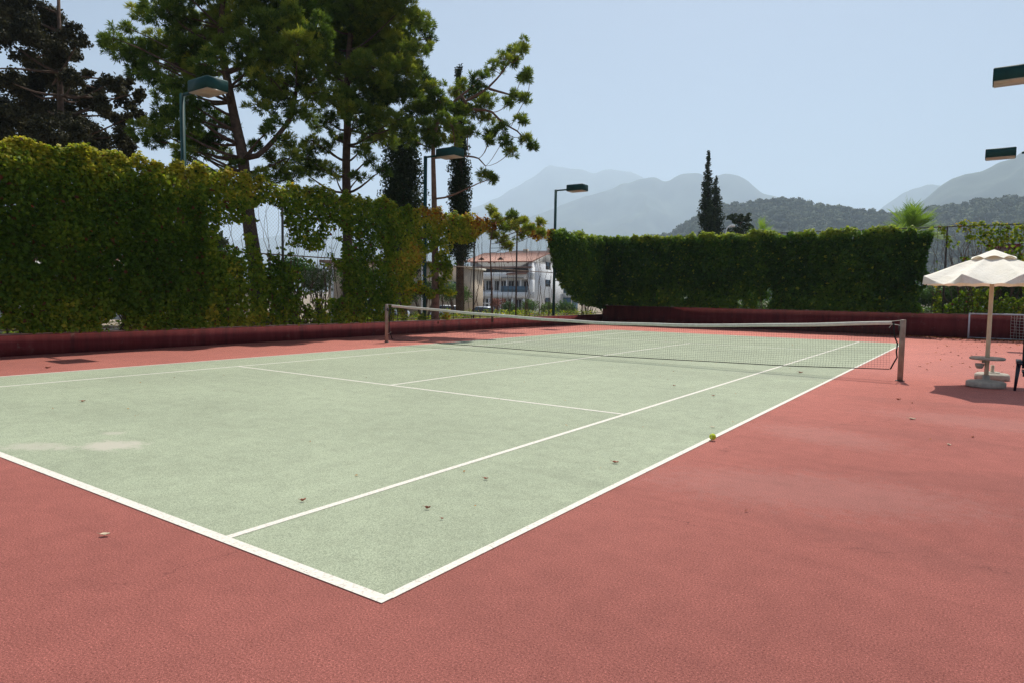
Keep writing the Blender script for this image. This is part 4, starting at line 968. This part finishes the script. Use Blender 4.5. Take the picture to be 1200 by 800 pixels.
H.part('attic_window', 'glass', [(1.0, 1.7, 2.0, 2.6, zv(309), zv(304)), (2.3, 3.0, 2.0, 2.6, zv(309), zv(304))])
for (v0, v1) in ((314.5, 305.5), (335.5, 327), (357.5, 349.5)):
    w_ = H.part('window', 'glass', [(-.04, .05, 6.2, 8.4, zv(v0), zv(v1))]); H.part('frame', 'blue', [(-.07, -.04, 7.25, 7.35, zv(v0), zv(v1)), (-.07, -.04, 6.2, 8.4, zv((v0+v1)/2)-.04, zv((v0+v1)/2)+.04)], w_)
H.part('side_balcony', 'blue', [(-1.3, 0.3, Ls+.2, Ls+4.5, zv(343), zv(320)), (-1.2, .3, Ls+.2, Ls+4.5, zv(372), zv(349))])
H.part('side_slab', 'whitewall', [(-2.6, .2, Ls+.1, Ls+4.7, zv(348.5), zv(345.5)), (-.2, Lf*.5, Ls+4.5, Ls+5.5, zb_, zv(318))])
H.part('awning', 'whitewall', [(3.4, 7.2, -3.4, -1.2, zv(357.5), zv(356.3)), (3.5, 3.6, -3.3, -3.2, zb_, zv(357.5)), (7.0, 7.1, -3.3, -3.2, zb_, zv(357.5))])
# second house behind with a brown roof
o2, X2, Y2 = house_frame(655, 345, 125, math.radians(22)); p2 = 125/CAM_F; z2 = lambda v: 1.43+(345.2-v)*p2
rb = empty('brown_roofed_house', (o2[0], o2[1], -2.4), 'house with long brown tiled roof just behind the hotel', 'building'); H2 = HB(o2, X2, Y2, rb)
H2.part('wall', 'tanwall', [(0, 14, 0, 10, -2.4, z2(302))])
H2.poly('roof', 'tilebrown', [(-.5, -.5, z2(302)), (14.5, -.5, z2(301)), (12.5, 5, z2(291)), (0, 5, z2(292))], .2)
H2.poly('roof', 'tilebrown', [(0, 5, z2(292)), (12.5, 5, z2(291)), (14.5, 10.5, z2(301)), (-.5, 10.5, z2(301))], .2)
H2.part('chimney', 'tanwall', [(3, 3.8, 3, 3.8, z2(297), z2(289)), (8, 8.8, 3, 3.8, z2(297), z2(290))])
# tan building left of the hotel
o3, X3, Y3 = house_frame(547, 345, 82, math.radians(14)); p3 = 82/CAM_F; z3 = lambda v: 1.43+(345.2-v)*p3
rt = empty('tan_building', (o3[0], o3[1], -2.1), 'plain tan building with a flat pale roof edge left of the hotel', 'building'); H3 = HB(o3, X3, Y3, rt)
H3.part('wall', 'tanwall', [(0, 14, 0, 9, -2.1, z3(316))]); H3.part('roof', 'tape', [(-.3, 14.3, -.3, 9.3, z3(316), z3(313.5))])
H3.part('recess_shade', 'dark', [(6.3, 12, -.06, .3, -2, z3(330))])  # dark panel on the wall, painted as the shade of an opening
for k in range(3): 
    w_ = H3.part('window', 'glass', [(1.2+1.6*k, 2.2+1.6*k, -.05, .2, z3(345), z3(332))]); H3.part('frame', 'whitewall', [(1.65+1.6*k, 1.75+1.6*k, -.09, -.05, z3(345), z3(332))], w_)
# white pavilion with a red awning behind the left net post
o4, X4, Y4 = house_frame(500, 345, 60, math.radians(8)); p4 = 60/CAM_F; z4 = lambda v: 1.43+(345.2-v)*p4
rp = empty('pavilion', (o4[0], o4[1], -1.1), 'low white pavilion with a red awning band behind the creeper', 'building'); H4 = HB(o4, X4, Y4, rp)
H4.part('wall', 'tanwall', [(0, 9, 1.0, 4, -1.2, z4(312))]); H4.part('roof', 'tilebrown', [(-.4, 9.4, -.4, 4.4, z4(312), z4(309))])
H4.part('awning', 'redcloth', [(2.2, 6.0, -.9, .4, z4(350), z4(346.5))]); H4.part('panel', 'whitewall', [(2.4, 4.8, .4, .9, z4(343), z4(318))])
for k in range(5): H4.part('column', 'whitewall', [(.3+k*2, .5+k*2, .1, .3, -1.2, z4(312))])
# pale long building seen in flecks through the dense creeper
o5 = at(150, 330, 48)
rl = empty('long_pale_building', (o5[0], o5[1], -.7), 'low pale building glimpsed in flecks through the dense left creeper', 'building'); az = math.atan2(ray(150, 330)[0], ray(150, 330)[1])
H5 = HB(o5, R3(math.cos(az), -math.sin(az), 0), R3(math.sin(az), math.cos(az), 0), rl)
H5.part('wall', 'whitewall', [(-14, 2, 0, 6, -.8, 3.2)]); H5.part('roof', 'tile', [(-14.4, 2.4, -.4, 6.4, 3.2, 3.45)])
for k in range(6): H5.part('window', 'dark', [(-13+2.5*k, -11.8+2.5*k, -.05, .2, .4, 2.2)])
# cream garden parasol and a red folded one behind the creeper
for (u, v, D, mt, lab, rr, top) in ((142, 322, 24, 'fabric', 'cream garden parasol glimpsed through the dense creeper', 1.0, .5), (36, 262, 20, 'redcloth', 'red folded parasol glimpsed through the creeper at far left', .14, 1.1)):
    c = at(u, v, D); g = gheight(c[0], c[1]); r = empty('garden_parasol', (c[0], c[1], g), lab, 'parasol')
    mb = MB(); mb.tube([(c[0], c[1], g), (c[0], c[1], c[2]+top)], .025, 8); mb.build('pole', M['cream'], r)
    mb = MB(); mb.lathe((c[0], c[1], c[2]), [(rr, -.0 if rr > .5 else -.4), (rr*.98, .05), (rr*.5, top*.6), (.02, top)], 16); mb.build('canopy', M[mt], r)
# house behind the right end of the fence
o6 = at(1145, 352, 52); rr_ = empty('small_white_house', (o6[0], o6[1], -.4), 'small whitish house seen under the cream parasol canopy', 'building')
H6 = HB(o6, R3(1, 0, 0), R3(0, 1, 0), rr_); H6.part('wall', 'whitewall', [(-1, 6, 0, 6, -.5, 2.5)]); H6.part('roof', 'tilebrown', [(-1.4, 6.4, -.4, 6.4, 2.5, 2.7)]); H6.part('window', 'glass', [(2.2, 2.9, -.05, .2, 1.2, 2.1)])
o7 = at(1176, 285, 52); rc = empty('rooftop_hut', (o7[0], o7[1], -.4), 'dark reddish brown hut with a flat top above the parasol', 'hut')
H7 = HB(o7, R3(1, 0, 0), R3(0, 1, 0), rc); H7.part('wall', 'tilebrown', [(-.8, 1.0, 6.6, 9, -.5, o7[2])]); H7.part('roof', 'maroon', [(-1.1, 1.3, 6.3, 9.3, o7[2], o7[2]+.35)])
# curved white street lamps
for (u0, vtop, D, side, lab) in ((670, 338, 78, 1, 'white curved street lamp beside the hotel side wall'), (851, 266, 58, 1, 'white curved lamp head just over the hedge by the cypresses')):
    c = at(u0, vtop, D); g = gheight(c[0], c[1]); r = empty('street_lamp', (c[0], c[1], g), lab, 'street lamp'); ps = D/CAM_F
    ex = CR*R3(1, 1, 0)
    mb = MB(); pts = [R3(c[0], c[1], g), R3(c[0], c[1], c[2]-6*ps)]+[R3(c[0], c[1], c[2])+ex*ps*(8-8*math.cos(t))*.7+R3(0, 0, ps*(-6+7*math.sin(t))) for t in np.linspace(.2, 1.5, 6)]
    mb.tube(pts, .055, 8); mb.build('pole', M['whitepipe'], r, True)
    e = pts[-1]; mb = MB(); mb.tube([e, e+ex*ps*5], [.11, .08], 8); mb.build('lamp_head', M['whitepipe'], r, True)
# parked cars at the hotel foot: only the pale roofs show over the plants
def car(u, v, D, mat, lab, phi):
    c = at(u, v, D); g = gheight(c[0], c[1]); r = empty('parked_car', (c[0], c[1], g), lab, 'car', 'cars parked before the hotel'); f = R3(math.cos(phi), math.sin(phi), 0); s = R3(-math.sin(phi), math.cos(phi), 0)
    def ext(prof, w0, name, m_, par=r, zoff=0):
        n = len(prof); V = [R3(c[0], c[1], g)+f*x+s*(sgn*w)+R3(0, 0, z) for sgn in (-1, 1) for (x, z, w) in [(p[0], p[1], p[2] if len(p) > 2 else w0) for p in prof]]
        mb = MB(); mb.add(V, [[i, (i+1) % n, n+(i+1) % n, n+i] for i in range(n)], [[0, i+1, i] for i in range(1, n-1)]+[[n, n+i, n+i+1] for i in range(1, n-1)]); return mb.build(name, m_, par)
    ext([(-2.1, .3), (2.1, .3), (2.15, .6), (1.9, .82), (1.0, .92), (-1.7, .95), (-2.1, .85)], .85, 'body', mat)
    ext([(-1.6, .95, .8), (1.0, .92, .8), (.4, 1.38, .66), (-1.1, 1.42, .66)], .75, 'cabin', M['glass'])
    ext([(-1.15, 1.42, .68), (.42, 1.38, .68), (.35, 1.45, .62), (-1.0, 1.48, .62)], .66, 'roof', mat)
    for x in (-1.3, 1.3):
        for sg in (-1, 1):
            mb = MB(); p = R3(c[0], c[1], g)+f*x+s*sg*.8+R3(0, 0, .32); mb.tube([p-s*.1, p+s*.1], .32, 14); mb.build('wheel', M['dark'], r)
car(572, 365, 66, simple('silver_car_paint', (.45, .50, .56), .3, .3), 'silver car parked by the red oleander', .4)
car(532, 372, 60, simple('white_car_paint', (.70, .72, .74), .3), 'white car parked behind the net band below the tan building', .5)
car(440, 360, 45, simple('pale_blue_car_paint', (.40, .48, .58), .3), 'pale blue car parked behind the fence by the left net post', .6)

# ------------------------------------------------------------------ hills and mountains
def ridge(name, prof, D0, D1, D2, mat, seed, amp, extra=0.0, nA=260, nR=46, base=-2.4, kind='structure', rough=1.0):
    """height field in polar cells round the court; prof = [(azimuth left of +y, elevation)] in degrees"""
    pa = np.array(sorted(prof)); A = np.linspace(pa[0, 0], pa[-1, 0], nA); E = np.interp(A, pa[:, 0], pa[:, 1])*(1+.05*(fbm(np.stack([A*1.3, A*0], 1), seed+9, 5)-.5))
    E = np.convolve(np.pad(E, 2, 'edge'), [.1, .2, .4, .2, .1], 'valid'); V = []
    RR = np.concatenate([np.linspace(D0, D1, nR), np.linspace(D1, D2, nR//3)[1:]])
    for r in RR:
        t = (r-D0)/(D1-D0) if r <= D1 else 1-(r-D1)/(D2-D1)
        t = max(0, t); sh = t**1.15 if r <= D1 else t
        top = np.tan(np.radians(E))*D1-extra
        a = np.radians(A); x = CAM_C[0]-np.sin(a)*r; y = CAM_C[1]+np.cos(a)*r
        Pn = np.stack([x, y], 1)/(D1*.10*rough)
        n = np.abs(fbm(Pn, seed, 5)-.5)*2; n2 = fbm(Pn*4, seed+5, 4)-.5
        z = base+(top-base)*sh - amp*(n*1.9)*np.sin(math.pi*min(1, t))*.9*(1 if r < D1 else .5) + amp*.10*n2*(1 if t > .02 else 0)*min(1, t*3)
        z = np.where(t <= .001, base-.5, z)
        V.append(np.stack([x, y, z], 1))
    V = np.concatenate(V); m = len(RR); F = np.array([[i*nA+j, i*nA+j+1, (i+1)*nA+j+1, (i+1)*nA+j] for i in range(m-1) for j in range(nA-1)])
    o = np_mesh(name, V, F[:, ::-1], mat, smooth=True); setp(o, kind=kind); return RR, A, E, V.reshape(m, nA, 3)
ridge('mountain', [(62, 3), (50, 5), (42, 6.2), (37.96, 7.12), (35.85, 8.25), (33.8, 9.4), (32.6, 10.2), (32.0, 10.6), (31.3, 10.45), (29.5, 10.25), (28.1, 10.0), (26.7, 10.25), (25.35, 10.1), (24.3, 9.5), (22, 8.0), (17, 6), (12, 4), (8, 2)], 5400, 8000, 9400, M['mount'], 3, 260)
ridge('mountain', [(48, 2), (40, 4.5), (33, 6.6), (30.87, 7.42), (28.08, 8.46), (25.33, 9.25), (24.2, 9.55), (23.4, 9.72), (22.73, 9.28), (21.7, 9.62), (20.8, 9.8), (19.8, 9.67), (18.9, 9.35), (18.0, 9.72), (17.0, 9.5), (16, 8.8), (15.0, 8.0), (13, 7.4), (11, 6.6), (6, 4), (2, 2)], 3400, 5400, 6800, M['mount'], 13, 200)
ridge('mountain', [(9, 4), (7.5, 6.1), (6.75, 6.8), (5.43, 7.7), (4.39, 8.05), (3.36, 8.1), (1, 7.9), (-4, 8), (-12, 6)], 4800, 6600, 7800, M['mount'], 23, 120)
ridge('mountain', [(6.5, 3.5), (5.2, 6.2), (4.44, 6.95), (3.35, 7.93), (2.6, 8.55), (1.88, 8.72), (.9, 8.8), (.21, 9.2), (-1.38, 9.95), (-4, 11.3), (-9, 12.5), (-18, 11), (-30, 7)], 2200, 3600, 4600, M['mount'], 33, 130)
RRh, Ah, Eh, Vh = ridge('forested_hill', [(42, 1.2), (30, 3.6), (24.5, 4.9), (21.8, 5.4), (20.49, 6.3), (18.54, 7.25), (16.62, 7.65), (14.73, 7.9), (12.88, 7.85), (11.06, 7.5), (8.72, 6.95), (7, 6.75), (5.5, 6.5), (4.33, 6.65), (2.79, 6.9), (.82, 7.2), (-1.53, 7.3), (-8, 7.6), (-20, 6), (-34, 3)], 680, 1220, 1550, M['hillsoil'], 43, 30, extra=13.0)
# the wood that covers the hill
ico_v = []; ico_f = []
import bmesh
bm = bmesh.new(); bmesh.ops.create_icosphere(bm, subdivisions=2, radius=1); bm.verts.ensure_lookup_table(); ico_v = np.array([v.co[:] for v in bm.verts]); ico_f = np.array([[v.index for v in f_.verts] for f_ in bm.faces]); bm.free()
NT = 7500; V = []; F = []; T = []; kk = 0; LV = []; LT = []
for i in range(NT):
    az = rng.uniform(-12, 26) if i < NT*.9 else rng.uniform(-30, 40); r = 680+ (1260-680)*rng.random()**.55
    ir = np.searchsorted(RRh, r)-1; ia = int(np.clip(np.searchsorted(Ah, az)-1, 0, len(Ah)-1)); ir = int(np.clip(ir, 0, len(RRh)-1)); g = Vh[ir, ia, 2]
    a = math.radians(az); sz = 2.6+5.8*rng.random()**1.6; c = R3(CAM_C[0]-math.sin(a)*r, CAM_C[1]+math.cos(a)*r, g+sz*.9)
    rad = 1+.38*(rng.random(len(ico_v))-.45); rad *= 1+.25*(vnoise(ico_v*1.6+i*3.1, 2)-.5)
    st = R3(1, 1, rng.uniform(.8, 1.25)); tn = np.clip(rng.random()*.7+.5*(vnoise(np.array([[az*.8, r*.012]]), 3)[0]-.3), 0, 1)
    V.append(c+ico_v*rad[:, None]*sz*.78*st); F.append(ico_f+kk); kk += len(ico_v); T.append(np.full(len(ico_v), tn*.6))
    m_ = 64; d, b = rnd_ball(m_, .6); b[:, 2] = np.abs(b[:, 2])*1.0-.15
    lv, _ = leaf_geo(c+b*sz*st*1.08, d+rng.normal(size=d.shape)*.5+R3(0, 0, .4), sz*rng.uniform(.25, .55, m_), .9); LV.append(lv); LT.append(np.clip(np.repeat(tn*.7+rng.uniform(0, .3, m_), 4), 0, 1))
LV = np.concatenate(LV); FQ = np.arange(len(LV)).reshape(-1, 4)+kk
setp(np_mesh('distant_wood', np.concatenate(V+[LV]), [np.concatenate(F), FQ], M['forest'], attrs={'tone': np.concatenate(T+LT)}), 'hazy pine wood covering the low hill beyond the back hedge', 'wood', None, 'stuff')

# ------------------------------------------------------------------ air
mb = MB(); mb.box((0, 0, 766), (21600, 21600, 1540)); hz = mb.build('haze', None); hz['kind'] = 'stuff'
hm = bpy.data.materials.new('haze_air'); hm.use_nodes = True; nt = hm.node_tree
nt.nodes.remove(nt.nodes['Principled BSDF']); pv = nt.nodes.new('ShaderNodeVolumePrincipled')
pv.inputs['Color'].default_value = (.66, .82, 1, 1); pv.inputs['Density'].default_value = .00019; pv.inputs['Anisotropy'].default_value = .3
nt.links.new(pv.outputs[0], nt.nodes['Material Output'].inputs['Volume']); hz.data.materials.append(hm)
